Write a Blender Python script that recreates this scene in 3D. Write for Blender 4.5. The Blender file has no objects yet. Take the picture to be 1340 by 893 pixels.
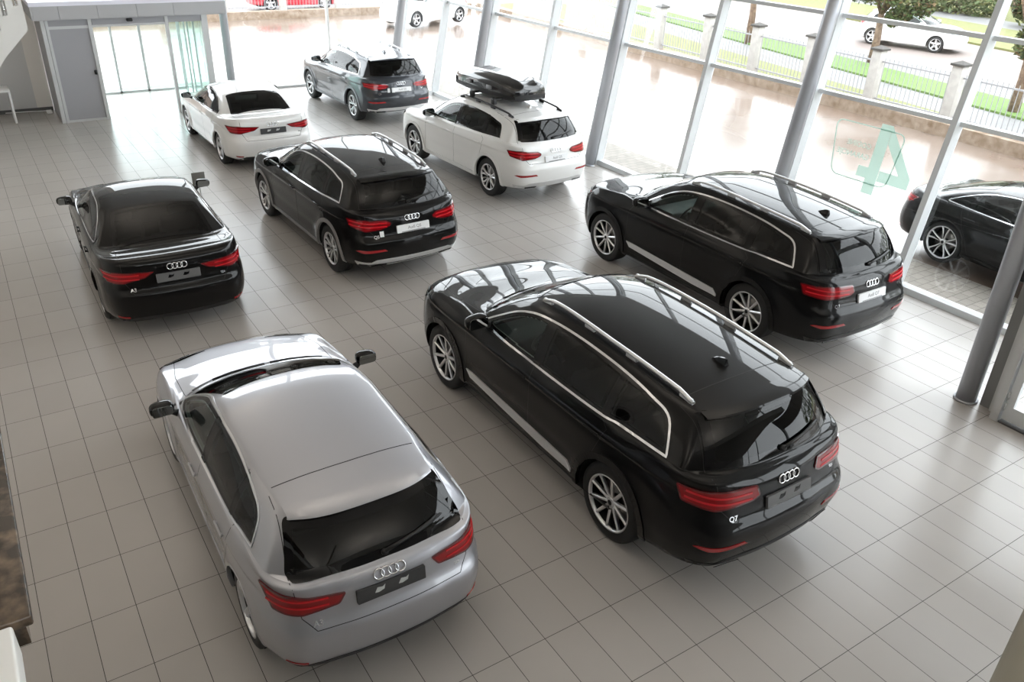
import bpy, bmesh, math, random
import numpy as np
from mathutils import Vector, Matrix
from mathutils.bvhtree import BVHTree
from mathutils.geometry import delaunay_2d_cdt, intersect_point_line

random.seed(7)
COL = bpy.context.scene.collection
PI = math.pi

# ------------------------------------------------------------------ materials
MATS = {}
def mat(name, color=(.8, .8, .8), rough=.5, metal=0.0, coat=0.0, spec=.5, emit=None, estr=0.0, build=None, coat_rough=.03, coat_ior=1.5):
    if name in MATS:
        return MATS[name]
    m = bpy.data.materials.new(name); m.use_nodes = True
    b = m.node_tree.nodes['Principled BSDF']
    b.inputs['Base Color'].default_value = (*color, 1)
    b.inputs['Roughness'].default_value = rough
    b.inputs['Metallic'].default_value = metal
    b.inputs['Coat Weight'].default_value = coat
    b.inputs['Coat Roughness'].default_value = coat_rough; b.inputs['Coat IOR'].default_value = coat_ior
    b.inputs['Specular IOR Level'].default_value = spec
    if emit:
        b.inputs['Emission Color'].default_value = (*emit, 1)
        b.inputs['Emission Strength'].default_value = estr
    if build:
        build(m, m.node_tree, b)
    MATS[name] = m
    return m

def noise_col(scale, c1, c2, lo=.35, hi=.65, detail=4, bump=0.0, coord='Object', rough=None):
    def f(m, nt, b):
        N = nt.nodes; L = nt.links
        tc = N.new('ShaderNodeTexCoord'); n = N.new('ShaderNodeTexNoise')
        n.inputs['Scale'].default_value = scale; n.inputs['Detail'].default_value = detail
        L.new(tc.outputs[coord], n.inputs['Vector'])
        r = N.new('ShaderNodeValToRGB')
        r.color_ramp.elements[0].position = lo; r.color_ramp.elements[1].position = hi
        r.color_ramp.elements[0].color = (*c1, 1); r.color_ramp.elements[1].color = (*c2, 1)
        L.new(n.outputs['Fac'], r.inputs['Fac']); L.new(r.outputs['Color'], b.inputs['Base Color'])
        if bump:
            bp = N.new('ShaderNodeBump'); bp.inputs['Strength'].default_value = bump; bp.inputs['Distance'].default_value = .03
            L.new(n.outputs['Fac'], bp.inputs['Height']); L.new(bp.outputs['Normal'], b.inputs['Normal'])
        if rough:
            mr = N.new('ShaderNodeMapRange'); mr.inputs['To Min'].default_value = rough[0]; mr.inputs['To Max'].default_value = rough[1]
            L.new(n.outputs['Fac'], mr.inputs['Value']); L.new(mr.outputs['Result'], b.inputs['Roughness'])
    return f

def glass_mat(name, tint, refl_ior=1.5, rough=0.0, refl_tint=(1, 1, 1)):
    """thin sheet glass: tinted see-through plus a Fresnel reflection"""
    if name in MATS:
        return MATS[name]
    m = bpy.data.materials.new(name); m.use_nodes = True
    nt = m.node_tree; N = nt.nodes; L = nt.links
    N.remove(N['Principled BSDF']); out = N['Material Output']
    tr = N.new('ShaderNodeBsdfTransparent'); tr.inputs['Color'].default_value = (*tint, 1)
    gl = N.new('ShaderNodeBsdfGlossy'); gl.inputs['Roughness'].default_value = rough
    gl.inputs['Color'].default_value = (*refl_tint, 1)
    lw = N.new('ShaderNodeLayerWeight'); f0 = ((refl_ior - 1) / (refl_ior + 1)) ** 2
    pw = N.new('ShaderNodeMath'); pw.operation = 'POWER'; pw.inputs[1].default_value = 5; L.new(lw.outputs['Facing'], pw.inputs[0])
    fr = N.new('ShaderNodeMath'); fr.operation = 'MULTIPLY_ADD'; fr.inputs[1].default_value = 1 - f0; fr.inputs[2].default_value = f0; L.new(pw.outputs[0], fr.inputs[0])
    mx = N.new('ShaderNodeMixShader')
    L.new(fr.outputs[0], mx.inputs['Fac']); L.new(tr.outputs[0], mx.inputs[1]); L.new(gl.outputs[0], mx.inputs[2])
    L.new(mx.outputs[0], out.inputs['Surface'])
    MATS[name] = m
    return m

# ------------------------------------------------------------------ mesh helpers
class MB:
    """collects geometry with material slots, builds ONE mesh"""
    def __init__(self):
        self.v = []; self.f = []; self.mi = []; self.sm = []
    def add(self, verts, faces, mi=0, smooth=False):
        o = len(self.v)
        self.v += [tuple(p) for p in verts]
        for f in faces:
            self.f.append(tuple(i + o for i in f)); self.mi.append(mi); self.sm.append(smooth)
        return self
    def box(self, x0, x1, y0, y1, z0, z1, mi=0, M=None):
        vs = [(x, y, z) for z in (z0, z1) for y in (y0, y1) for x in (x0, x1)]
        if M is not None: vs = [M @ Vector(p) for p in vs]
        return self.add(vs, [(0, 2, 3, 1), (4, 5, 7, 6), (0, 1, 5, 4), (2, 6, 7, 3), (0, 4, 6, 2), (1, 3, 7, 5)], mi)
    def rbox(self, x0, x1, y0, y1, z0, z1, r=.02, mi=0, M=None, seg=3, smooth=True):
        bm = bmesh.new(); bmesh.ops.create_cube(bm, size=1)
        for v in bm.verts:
            v.co = Vector(((x0 + x1) / 2 + v.co.x * (x1 - x0), (y0 + y1) / 2 + v.co.y * (y1 - y0), (z0 + z1) / 2 + v.co.z * (z1 - z0)))
        bmesh.ops.bevel(bm, geom=bm.edges[:], offset=r, segments=seg, profile=.5, affect='EDGES')
        return self.bm(bm, mi, M, smooth)
    def bm(self, bm, mi=0, M=None, smooth=False):
        bm.verts.index_update()
        vs = [(M @ v.co if M is not None else v.co) for v in bm.verts]
        fs = [[v.index for v in f.verts] for f in bm.faces]
        bm.free()
        return self.add(vs, fs, mi, smooth)
    def tube(self, pts, r, n=10, mi=0, cap=True, smooth=True, closed=False):
        pts = [Vector(p) for p in pts]; rs = r if isinstance(r, (list, tuple)) else [r] * len(pts)
        vs = []; fs = []; up = None; m = len(pts)
        for i, p in enumerate(pts):
            if closed: t = (pts[(i + 1) % m] - pts[i - 1]).normalized()
            else: t = (pts[min(i + 1, m - 1)] - pts[max(i - 1, 0)]).normalized()
            if up is None:
                up = Vector((0, 0, 1)) if abs(t.z) < .9 else Vector((1, 0, 0))
            a = (up - t * up.dot(t)).normalized(); b = t.cross(a); up = a
            for k in range(n):
                th = 2 * PI * k / n
                vs.append(p + (a * math.cos(th) + b * math.sin(th)) * rs[i])
        for i in range(m if closed else m - 1):
            j = (i + 1) % m
            for k in range(n):
                fs.append((i * n + k, i * n + (k + 1) % n, j * n + (k + 1) % n, j * n + k))
        if cap and not closed:
            fs.append(tuple(range(n))[::-1]); fs.append(tuple((m - 1) * n + k for k in range(n)))
        return self.add(vs, fs, mi, smooth)
    def lathe(self, prof, n=32, M=None, mi=0, smooth=True, closed=False):
        """profile of (r, h): revolve about local X, h along X"""
        vs = []; fs = []; m = len(prof)
        for k in range(n):
            th = 2 * PI * k / n
            for r, h in prof:
                p = Vector((h, r * math.cos(th), r * math.sin(th)))
                vs.append(M @ p if M is not None else p)
        for k in range(n):
            k2 = (k + 1) % n
            for i in range(m if closed else m - 1):
                j = (i + 1) % m
                fs.append((k * m + i, k * m + j, k2 * m + j, k2 * m + i))
        return self.add(vs, fs, mi, smooth)
    def prism(self, poly, h0, h1, M=None, mi=0):
        """polygon in local XY extruded along local Z"""
        n = len(poly)
        vs = [Vector((a, b, h0)) for a, b in poly] + [Vector((a, b, h1)) for a, b in poly]
        if M is not None: vs = [M @ p for p in vs]
        fs = [tuple(range(n))[::-1], tuple(range(n, 2 * n))] + [(i, (i + 1) % n, n + (i + 1) % n, n + i) for i in range(n)]
        return self.add(vs, fs, mi)
    def mesh(self, name, mats):
        me = bpy.data.meshes.new(name)
        me.from_pydata(self.v, [], self.f)
        for m in mats: me.materials.append(m)
        me.polygons.foreach_set('material_index', self.mi)
        me.polygons.foreach_set('use_smooth', self.sm)
        me.validate(); me.update()
        return me
    def obj(self, name, mats, parent=None, fix=True, angle=None):
        if not isinstance(mats, (list, tuple)): mats = [mats]
        me = self.mesh(name, mats)
        if fix:
            bm = bmesh.new(); bm.from_mesh(me); bmesh.ops.recalc_face_normals(bm, faces=bm.faces[:]); bm.to_mesh(me); bm.free()
        if angle is not None: sharp(me, angle)
        o = bpy.data.objects.new(name, me); COL.objects.link(o)
        if parent: o.parent = parent
        return o

def sharp(me, angle):
    """mark edges sharper than angle (radians) so that smooth shading keeps the crease"""
    bm = bmesh.new(); bm.from_mesh(me)
    for e in bm.edges:
        if len(e.link_faces) == 2 and e.calc_face_angle(0) > angle: e.smooth = False
    bm.to_mesh(me); bm.free()

def tag(o, label=None, cat=None, group=None, kind=None):
    if label: o['label'] = label
    if cat: o['category'] = cat
    if group: o['group'] = group
    if kind: o['kind'] = kind
    return o
def empty(name, loc=(0, 0, 0), rz=0.0):
    o = bpy.data.objects.new(name, None); COL.objects.link(o); o.location = loc; o.rotation_euler = (0, 0, rz)
    o.empty_display_size = .1
    return o

def text_geo(body, size, extrude=.001, align='CENTER', bold=0.0):
    cu = bpy.data.curves.new('t', 'FONT'); cu.body = body; cu.size = size; cu.extrude = extrude
    cu.align_x = align; cu.align_y = 'CENTER'; cu.offset = bold; cu.resolution_u = 4
    o = bpy.data.objects.new('t', cu); COL.objects.link(o)
    dg = bpy.context.evaluated_depsgraph_get(); dg.update()
    me = bpy.data.meshes.new_from_object(o.evaluated_get(dg))
    vs = [v.co.copy() for v in me.vertices]; fs = [tuple(p.vertices) for p in me.polygons]
    bpy.data.objects.remove(o); bpy.data.curves.remove(cu); bpy.data.meshes.remove(me)
    return vs, fs

# ------------------------------------------------------------------ 2-D outline helpers
def rpoly(pts, r, n=5):
    """round the corners of a closed polygon (r: one radius or one per corner)"""
    out = []; m = len(pts)
    for i in range(m):
        p = Vector(pts[i]); a = Vector(pts[i - 1]); b = Vector(pts[(i + 1) % m])
        rr = r[i] if isinstance(r, (list, tuple)) else r
        if rr <= 0: out.append((p.x, p.y)); continue
        da = (a - p); db = (b - p)
        ra = min(rr, da.length * .45); rb = min(rr, db.length * .45)
        A = p + da.normalized() * ra; B = p + db.normalized() * rb
        for k in range(n + 1):
            t = k / n
            q = A * (1 - t) ** 2 + p * 2 * t * (1 - t) + B * t * t
            out.append((q.x, q.y))
    return out
def resample(pts, step, closed=True):
    out = []; m = len(pts)
    for i in range(m if closed else m - 1):
        a = Vector(pts[i]); b = Vector(pts[(i + 1) % m]); k = max(1, int(math.ceil((b - a).length / step)))
        for j in range(k):
            q = a.lerp(b, j / k); out.append(tuple(q))
    if not closed: out.append(tuple(pts[-1]))
    return out
def area2(p):
    return sum(p[i - 1][0] * p[i][1] - p[i][0] * p[i - 1][1] for i in range(len(p))) / 2
def shrink(p, d):
    """inset a closed outline by d"""
    if area2(p) < 0: p = p[::-1]
    out = []; m = len(p)
    for i in range(m):
        a = Vector(p[i - 1]); b = Vector(p[i]); c = Vector(p[(i + 1) % m])
        e1 = (b - a); e2 = (c - b)
        if e1.length < 1e-7 or e2.length < 1e-7: continue
        n1 = Vector((-e1.y, e1.x)).normalized(); n2 = Vector((-e2.y, e2.x)).normalized()
        k = n1 + n2
        if k.length < 1e-6: k = n1
        k.normalize()
        q = b + k * d / max(.4, k.dot(n1)); out.append((q.x, q.y))
    return out
def spl(pts, n=8):
    """Catmull-Rom through open 2-D points"""
    out = []; P = [Vector(p) for p in pts]
    for i in range(len(P) - 1):
        p0 = P[max(i - 1, 0)]; p1 = P[i]; p2 = P[i + 1]; p3 = P[min(i + 2, len(P) - 1)]
        for k in range(n):
            t = k / n
            q = .5 * ((2 * p1) + (p2 - p0) * t + (2 * p0 - 5 * p1 + 4 * p2 - p3) * t * t + (3 * p1 - p0 - 3 * p2 + p3) * t ** 3)
            out.append(tuple(q))
    out.append(tuple(P[-1]))
    return out
def inpoly(p, poly):
    P = np.asarray(poly); x, y = p[:, 0], p[:, 1]; c = np.zeros(len(p), bool); j = len(P) - 1
    for i in range(len(P)):
        xi, yi = P[i]; xj, yj = P[j]
        if yi != yj:
            c ^= ((yi > y) != (yj > y)) & (x < (xj - xi) * (y - yi) / (yj - yi) + xi)
        j = i
    return c
def interp(x, xs, ys):
    return float(np.interp(x, xs, ys))

# ------------------------------------------------------------------ spline surface
def hermite_path(P, counts, first=None, last=None):
    """P (n,3): chord-length Catmull-Rom; counts per segment -> dense (m,3)"""
    n = len(P)
    Q = np.vstack([first if first is not None else 2 * P[0] - P[1], P, last if last is not None else 2 * P[-1] - P[-2]])
    d = np.maximum(np.linalg.norm(np.diff(Q, axis=0), axis=1), 1e-4) ** .6
    out = []
    for i in range(1, n):
        d0, d1, d2 = d[i - 1], d[i], d[i + 1]
        p0, p1, p2, p3 = Q[i - 1], Q[i], Q[i + 1], Q[i + 2]
        m1 = (p1 - p0) / d0 - (p2 - p0) / (d0 + d1) + (p2 - p1) / d1
        m2 = (p2 - p1) / d1 - (p3 - p1) / (d1 + d2) + (p3 - p2) / d2
        m1 = m1 * d1; m2 = m2 * d1
        t = (np.arange(counts[i - 1]) / counts[i - 1])[:, None]
        out.append((2 * t ** 3 - 3 * t ** 2 + 1) * p1 + (t ** 3 - 2 * t ** 2 + t) * m1 + (-2 * t ** 3 + 3 * t ** 2) * p2 + (t ** 3 - t ** 2) * m2)
    out.append(P[-1][None])
    return np.vstack(out)
# ------------------------------------------------------------------ car body
def lerp(a, b, t): return a + (b - a) * t
def sstep(x, a, b):
    t = min(1, max(0, (x - a) / (b - a))); return t * t * (3 - 2 * t)

CAR_TYPES = {
 'hatch': dict(L=4.313, hw=.8925, sF=.86, wb=2.636, r=.318, tw=.215, rim=.228,
    cf=[(.16,.19),(.08,.20),(.015,.36),(.0,.50),(.05,.66),(.15,.765),(.62,.895),(1.16,.985),None,(1.98,1.345)],
    cr=[(4.16,.24),(4.25,.26),(4.303,.42),(4.313,.60),(4.268,.70),(4.232,.905),(4.20,.955),(4.165,.985),None,(3.80,1.345)],
    zf=[.20,.215,.38,.60,.80,.90,.945,.955], zr=[.22,.235,.40,.62,.84,.96,1.005,1.02],
    peak=(2.45,1.425), drop=.055, door=1.48, B=2.45, C=3.30,
    dlo=[(1.40,.972),(1.60,1.105),(1.95,1.268),(2.30,1.332),(2.75,1.338),(3.15,1.308),(3.42,1.258),(3.59,1.18),(3.66,1.035)],
    dlo_r=[.01,0,0,0,0,0,0,.05,.015], bcut=2.43, ccut=3.22, plate_z=.80, emblem_z=.915,
    glass=[(-.675,.985),(-.575,1.275),(.575,1.275),(.675,.985)], glass_frame='rear', arch=0.0, wiper=True, rails=False),
 'suv7': dict(L=5.052, hw=.984, sF=.90, wb=2.994, r=.385, tw=.255, rim=.278,
    cf=[(.18,.26),(.10,.28),(.02,.48),(.0,.70),(.045,.92),(.14,1.035),(.70,1.135),(1.32,1.215),None,(2.06,1.615)],
    cr=[(4.88,.32),(4.97,.34),(5.042,.52),(5.052,.72),(4.995,.83),(4.945,1.06),(4.90,1.13),(4.85,1.18),None,(4.58,1.60)],
    zf=[.26,.28,.50,.76,.98,1.075,1.12,1.135], zr=[.27,.29,.52,.78,1.02,1.125,1.17,1.185],
    peak=(2.75,1.70), drop=.06, door=1.60, B=2.70, C=3.75,
    dlo=[(1.58,1.15),(1.78,1.275),(2.12,1.46),(2.48,1.555),(3.0,1.582),(3.6,1.56),(4.02,1.51),(4.27,1.435),(4.42,1.20)],
    dlo_r=[.01,0,0,0,0,0,0,.09,.035], bcut=2.64, ccut=3.68, plate_z=.88, emblem_z=1.03,
    glass=[(-.70,1.20),(-.615,1.565),(.615,1.565),(.70,1.20)], glass_frame='rear', arch=.055, wiper=True, rails=True),
 'suv5': dict(L=4.663, hw=.9465, sF=.885, wb=2.819, r=.368, tw=.235, rim=.252,
    cf=[(.18,.25),(.10,.27),(.02,.46),(.0,.66),(.045,.86),(.14,.965),(.64,1.075),(1.22,1.15),None,(1.98,1.535)],
    cr=[(4.50,.31),(4.58,.33),(4.652,.50),(4.663,.68),(4.608,.79),(4.565,1.01),(4.52,1.08),(4.475,1.125),None,(4.20,1.52)],
    zf=[.25,.27,.48,.72,.92,1.015,1.06,1.075], zr=[.26,.28,.50,.74,.96,1.07,1.115,1.13],
    peak=(2.55,1.625), drop=.058, door=1.52, B=2.55, C=3.48,
    dlo=[(1.50,1.09),(1.70,1.21),(2.02,1.392),(2.36,1.482),(2.85,1.502),(3.35,1.475),(3.66,1.425),(3.86,1.36),(3.97,1.145)],
    dlo_r=[.01,0,0,0,0,0,0,.09,.03], bcut=2.50, ccut=3.42, plate_z=.84, emblem_z=.985,
    glass=[(-.665,1.145),(-.585,1.49),(.585,1.49),(.665,1.145)], glass_frame='rear', arch=.05, wiper=True, rails=True),
 'sedan': dict(L=4.458, hw=.898, sF=.86, wb=2.637, r=.318, tw=.215, rim=.228,
    cf=[(.16,.19),(.08,.20),(.015,.36),(.0,.50),(.05,.66),(.15,.765),(.62,.895),(1.16,.985),None,(1.98,1.335)],
    cr=[(4.30,.24),(4.39,.26),(4.448,.42),(4.458,.60),(4.415,.70),(4.352,1.035),(4.08,1.04),(3.82,1.045),None,(3.10,1.345)],
    zf=[.20,.215,.38,.60,.80,.90,.945,.955], zr=[.22,.235,.40,.62,.84,.95,.985,1.0],
    peak=(2.40,1.415), drop=.05, door=1.48, B=2.45, C=3.20,
    dlo=[(1.40,.972),(1.60,1.105),(1.95,1.268),(2.28,1.328),(2.65,1.328),(2.98,1.265),(3.24,1.15),(3.40,1.04),(3.37,1.015)],
    dlo_r=[.01,0,0,0,0,0,0,.03,.02], bcut=2.43, ccut=3.16, plate_z=.80, emblem_z=.93,
    glass=[(-.625,3.765),(-.53,3.15),(.53,3.15),(.625,3.765)], glass_frame='top', arch=0.0, wiper=False, rails=False),
 'coupe': dict(L=4.75, hw=.925, sF=.86, wb=2.824, r=.345, tw=.245, rim=.272,
    cf=[(.16,.19),(.08,.20),(.015,.36),(.0,.50),(.05,.66),(.15,.765),(.66,.885),(1.26,.965),None,(2.10,1.305)],
    cr=[(4.60,.24),(4.69,.26),(4.745,.42),(4.75,.58),(4.70,.78),(4.60,.995),(4.42,1.01),(4.24,1.03),None,(3.25,1.335)],
    zf=[.20,.215,.38,.60,.80,.88,.925,.935], zr=[.22,.235,.40,.62,.84,.94,.975,.99],
    peak=(2.60,1.385), drop=.05, door=1.55, B=2.60, C=3.40,
    dlo=[(1.50,.955),(1.75,1.095),(2.08,1.245),(2.42,1.302),(2.85,1.305),(3.25,1.25),(3.55,1.15),(3.80,1.03),(3.76,1.005)],
    dlo_r=[.01,0,0,0,0,0,0,.03,.02], bcut=2.62, ccut=3.40, plate_z=.74, emblem_z=.90,
    glass=[(-.58,4.16),(-.50,3.32),(.50,3.32),(.58,4.16)], glass_frame='top', arch=0.0, wiper=False, rails=False),
}

def car_net(T):
    hw, sF, L = T['hw'], T['sF'], T['L']; sR = sF + T['wb']; cf, cr = T['cf'], T['cr']
    e9 = cr[9][0]; s9 = cf[9][0]
    # roof centre line through windshield top, peak, rear edge
    sp, zp = T['peak']
    def roofc(s):
        return zp - (zp - cf[9][1]) * ((sp - s) / (sp - s9)) ** 2 if s < sp else zp - (zp - cr[9][1]) * ((s - sp) / (e9 - sp)) ** 1.9
    roofz = lambda x, s: roofc(s) - T['drop'] * (abs(x) / (.64 * hw)) ** 2.4
    hs = [cf[5], cf[6], cf[7]]
    hco = np.linalg.solve([[s * s, s, 1] for s, _ in hs], [z for _, z in hs])
    hoodz = lambda x, s: hco[0] * s * s + hco[1] * s + hco[2] - .05 * (abs(x) / (.9 * hw)) ** 2.4
    zs = lambda v, s: lerp(T['zf'][v], T['zr'][v], (s - sF) / (sR - sF))
    fw = [.80, .93, .985, .985, .97, .93]; rw = [.80, .93, .985, .985, .975, .94]
    swm = [.80, .945, .985, .99, 1.0, .962, .938, .915]
    N = np.zeros((13, 12, 3))
    P = lambda c, v, x, s, z: N.__setitem__((c, v), (x, s, z))
    sc = {4: sF, 5: T['door'], 6: T['B'], 7: T['C'], 8: sR}
    for v in range(6):
        fs, fz = cf[v]; rs, rz = cr[v]
        P(0, v, 0, fs, fz); P(1, v, .42 * hw * fw[v], fs + .03, fz); P(2, v, .80 * hw * fw[v], fs + .14, fz)
        zm = lerp(fz, zs(v, sF), .45 if v < 5 else .6)
        P(3, v, .955 * hw * fw[v], fs + .38, zm)
        for c in (4, 5, 6, 7, 8):
            k = {4: .985 if v < 5 else .955, 5: .995, 6: 1, 7: 1, 8: .99}[c]
            P(c, v, swm[v] * hw * k, sc[c], zs(v, sc[c]))
        zm = lerp(rz, zs(v, sR), .3)
        P(12, v, 0, rs, rz); P(11, v, .42 * hw * rw[v], rs - .02, rz); P(10, v, .80 * hw * rw[v], rs - .10, rz)
        P(9, v, .955 * hw * rw[v], rs - .34, zm)
    # hood
    s6, s7 = cf[6][0], cf[7][0]
    for c, x, ds in ((0, 0, 0), (1, .40, .03), (2, .69, .12), (3, .83, .27)):
        P(c, 6, x * hw, s6 + ds, hoodz(x * hw, s6 + ds))
    P(4, 6, .878 * hw, max(sF + .25, s6 + .42), hoodz(.878 * hw, max(sF + .25, s6 + .42)))
    for c, x, ds in ((0, 0, 0), (1, .36, .02), (2, .64, .09), (3, .79, .18)):
        P(c, 7, x * hw, s7 + ds, hoodz(x * hw, s7 + ds * .7) + .0)
    P(4, 7, .865 * hw, s7 + .31, zs(7, s7 + .31))
    P(5, 6, swm[6] * hw, T['door'] + .12, zs(6, T['door'])); P(5, 7, swm[7] * hw * .99, max(T['door'] + .22, s7 + .62), zs(7, T['door'] + .2))
    for c in (6, 7, 8):
        k = 1 if c < 8 else .985
        P(c, 6, swm[6] * hw * k, sc[c], zs(6, sc[c])); P(c, 7, swm[7] * hw * k, sc[c] - (.1 if c == 8 else 0), zs(7, sc[c]))
    # rear rows 6,7
    for v, xs in ((6, (0, .40, .755, .875)), (7, (0, .38, .70, .842))):
        rs, rz = cr[v]
        for c, x, ds in zip((12, 11, 10, 9), xs, (0, .015, .075, .22)):
            P(c, v, x * hw, rs - ds, lerp(rz, zs(v, sR), .0 if c > 10 else (.15 if c == 10 else .5)))
    # roof edge row 9
    C9 = [(0, s9), (.25, s9 + .012), (.455, s9 + .045), (.575, s9 + .10), (.628, s9 + .19), (.65, s9 + .50), (.66, max(T['B'] + .1, s9 + .8)), (.655, lerp(T['C'], e9, .1)), (.64, e9 - .34), (.60, e9 - .12), (.48, e9 - .035), (.26, e9 - .006), (0, e9)]
    if T['glass_frame'] == 'top':
        C9[7] = (.655, lerp(s9 + .8, e9, .55)); C9[8] = (.635, e9 - .12); C9[9] = (.585, e9 - .02); C9[10] = (.46, e9 + .0); C9[11] = (.25, e9 + .0)
    for c, (x, s) in enumerate(C9):
        P(c, 9, x * hw, s, roofz(x * hw, s))
    a, b = s9 + .35, e9 - .35
    for c in range(13):
        x9, q9 = N[c, 9, 0], N[c, 9, 1]
        s11 = lerp(a, b, (q9 - s9) / (e9 - s9))
        P(c, 11, 0, s11, roofz(0, s11))
        s10 = lerp(q9, s11, .5); P(c, 10, x9 * .52, s10, roofz(x9 * .52, s10))
        m = (N[c, 7] + N[c, 9]) / 2
        bul = .022
        if c <= 3: m[2] += bul
        elif c >= 10: m[1] += bul * .7; m[2] += bul * .7
        elif c == 9: m[0] += bul; m[1] += bul * .5
        else: m[0] += bul * (1.2 if c > 4 else .8); m[2] += .005
        N[c, 8] = m
    return N, roofz, zs

class CarShape:
    """half-body spline surface, projection frames and patch builders for one body type"""
    def __init__(self, T, step=.022):
        self.T = T; self.hw = T['hw']; self.L = T['L']; self.sF = T['sF']; self.sR = T['sF'] + T['wb']
        self.yc = T['sF'] + T['wb'] / 2
        N, self.roofz, self.zs = car_net(T)
        nu, nv = N.shape[:2]
        cu = [max(3, int(np.ceil(np.linalg.norm(N[i + 1, 1:8] - N[i, 1:8], axis=1).max() / step))) for i in range(nu - 1)]
        cv = [max(2, int(np.ceil(np.linalg.norm(N[2:, j + 1] - N[2:, j], axis=1).max() / (step * (1 if j < 9 else 2))))) for j in range(nv - 1)]
        cv[5] = min(cv[5], 22); cv[6] = min(cv[6], 22); cv[4] = min(cv[4], 12)
        mir = np.array([-1, 1, 1])
        rows = [hermite_path(N[:, v], cu, N[1, v] * mir, N[-2, v] * mir) for v in range(nv)]
        R = np.stack(rows, 1)
        G = np.stack([hermite_path(R[i], cv, None, R[i, -2] * mir) for i in range(len(R))], 0)
        v9 = sum(cv[:9]); self.v9 = v9; v7 = sum(cv[:7])
        # windshield and rear glass: one clean arc between their lower and upper edges
        u3, u4, u8, u9 = sum(cu[:3]), sum(cu[:4]), sum(cu[:8]), sum(cu[:9])
        for i in range(G.shape[0]):
            wt = 1 - np.clip((i - u3) / max(1, u4 - u3), 0, 1) if i < u8 else np.clip((i - u8) / (u9 - u8), 0, 1)
            if wt <= 0: continue
            wt = wt * wt * (3 - 2 * wt)
            A, B = G[i, v7].copy(), G[i, v9].copy()
            if i >= u8:     # smooth plan curve of the rear glass edges
                hw_ = T['hw']; r7, z7 = T['cr'][7]; f = min(1.3, (A[0] / (.842 * hw_)) ** 3)
                A[1] = r7 - .22 * f; A[2] = z7 + .5 * (self.zs(7, self.sR) - z7) * f
                f = min(1.3, (B[0] / (.60 * hw_)) ** 3); B[1] = T['cr'][9][0] - (.12 if T['glass_frame'] == 'rear' else .02) * f; B[2] = self.roofz(B[0], B[1])
            ch = np.cumsum(np.r_[0, np.linalg.norm(np.diff(G[i, v7:v9 + 1], axis=0), axis=1)]); t = (ch / max(ch[-1], 1e-6))[:, None]
            d = B - A; nrm = np.array([0, -d[2], d[1]]) if i < u8 else np.array([0, d[2], -d[1]]); nrm = nrm / max(np.linalg.norm(nrm), 1e-6)
            arc = A + d * t + nrm * (.028 * 4) * t * (1 - t)
            G[i, v7:v9 + 1] = G[i, v7:v9 + 1] * (1 - wt) + arc * wt
        G[0, :, 0] = 0; G[-1, :, 0] = 0; G[:, -1, 0] = 0; G[:, :, 0] = np.maximum(G[:, :, 0], 0)
        for i in range(G.shape[0]):
            for j in range(v9, G.shape[1]):
                G[i, j, 2] = self.roofz(G[i, j, 0], G[i, j, 1])
        # character line: a soft scoop under the shoulder, bulges over the wheels
        x, s, z = G[..., 0], G[..., 1], G[..., 2]
        side = np.clip((x / self.hw - .86) / .08, 0, 1) * np.clip((s - .35) / .3, 0, 1) * np.clip((self.L - .22 - s) / .3, 0, 1)
        zl = np.interp(s, [0, self.sF, self.sR, self.L], [T['zf'][4] - .02, T['zf'][4], T['zr'][4], T['zr'][4]])
        d = zl - z
        x -= side * .016 * np.where(d > 0, np.clip(d / .02, 0, 1) * np.exp(-np.clip(d - .02, 0, 9) / .10), 0)
        for ax in (self.sF, self.sR):
            rr = np.hypot(s - ax, z - T['r']); ra = T['r'] + .06
            x += side * .018 * np.exp(-((rr - ra) / .09) ** 2)
        zd = T['zf'][2]
        x -= side * .012 * np.exp(-((z - zd - .06) / .07) ** 2) * np.clip((s - self.sF - .45) / .2, 0, 1) * np.clip((self.sR - .45 - s) / .2, 0, 1)
        self.G = G
        nU, nV = G.shape[:2]
        W3 = G.copy(); W3[..., 1] = self.yc - G[..., 1]
        right = W3.reshape(-1, 3); left = right * mir
        self.V = np.vstack([right, left]); idx = np.arange(nU * nV).reshape(nU, nV)
        q = np.stack([idx[:-1, :-1], idx[1:, :-1], idx[1:, 1:], idx[:-1, 1:]], -1).reshape(-1, 4)
        self.Fv = np.vstack([q, q[:, ::-1] + nU * nV])
        self.bvh = BVHTree.FromPolygons([Vector(p) for p in self.V], self.Fv.tolist())
        self.low = [tuple(p) for p in W3[:, 0]] + [tuple(p * mir) for p in W3[::-1, 0]]
    # ---- projection
    def hit(self, fr, a, b):
        yc = self.yc
        if fr == 'R': o, d = (3, yc - a, b), (-1, 0, 0)
        elif fr == 'L': o, d = (-3, yc - a, b), (1, 0, 0)
        elif fr == 'top': o, d = (a, yc - b, 3), (0, 0, -1)
        elif fr == 'rear': o, d = (a, yc - self.L - 1, b), (0, 1, 0)
        elif fr == 'front': o, d = (a, yc + 1, b), (0, -1, 0)
        elif fr in ('rw', 'fw'):
            rad = .30; w = self.hw - .03; p = abs(a); sg = 1 if a >= 0 else -1; fl = w - rad
            if p <= fl: px, ps, nx, ns = p, 0, 0, 1
            elif p <= fl + rad * PI / 2:
                t = (p - fl) / rad; px = fl + rad * math.sin(t); ps = rad * (1 - math.cos(t)); nx = math.sin(t); ns = math.cos(t)
            else: px = w; ps = rad + p - fl - rad * PI / 2; nx, ns = 1, 0
            if fr == 'rw': o = Vector((sg * px, yc - self.L + ps, b)); n = Vector((sg * nx, -ns, 0))
            else: o = Vector((sg * px, yc - ps, b)); n = Vector((sg * nx, ns, 0))
            o = o + n * .8; d = -n
        h = self.bvh.ray_cast(Vector(o), Vector(d))
        if h[0] is None: return None
        n = h[1]
        if n.dot(Vector(d)) > 0: n = -n
        return h[0], n
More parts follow.
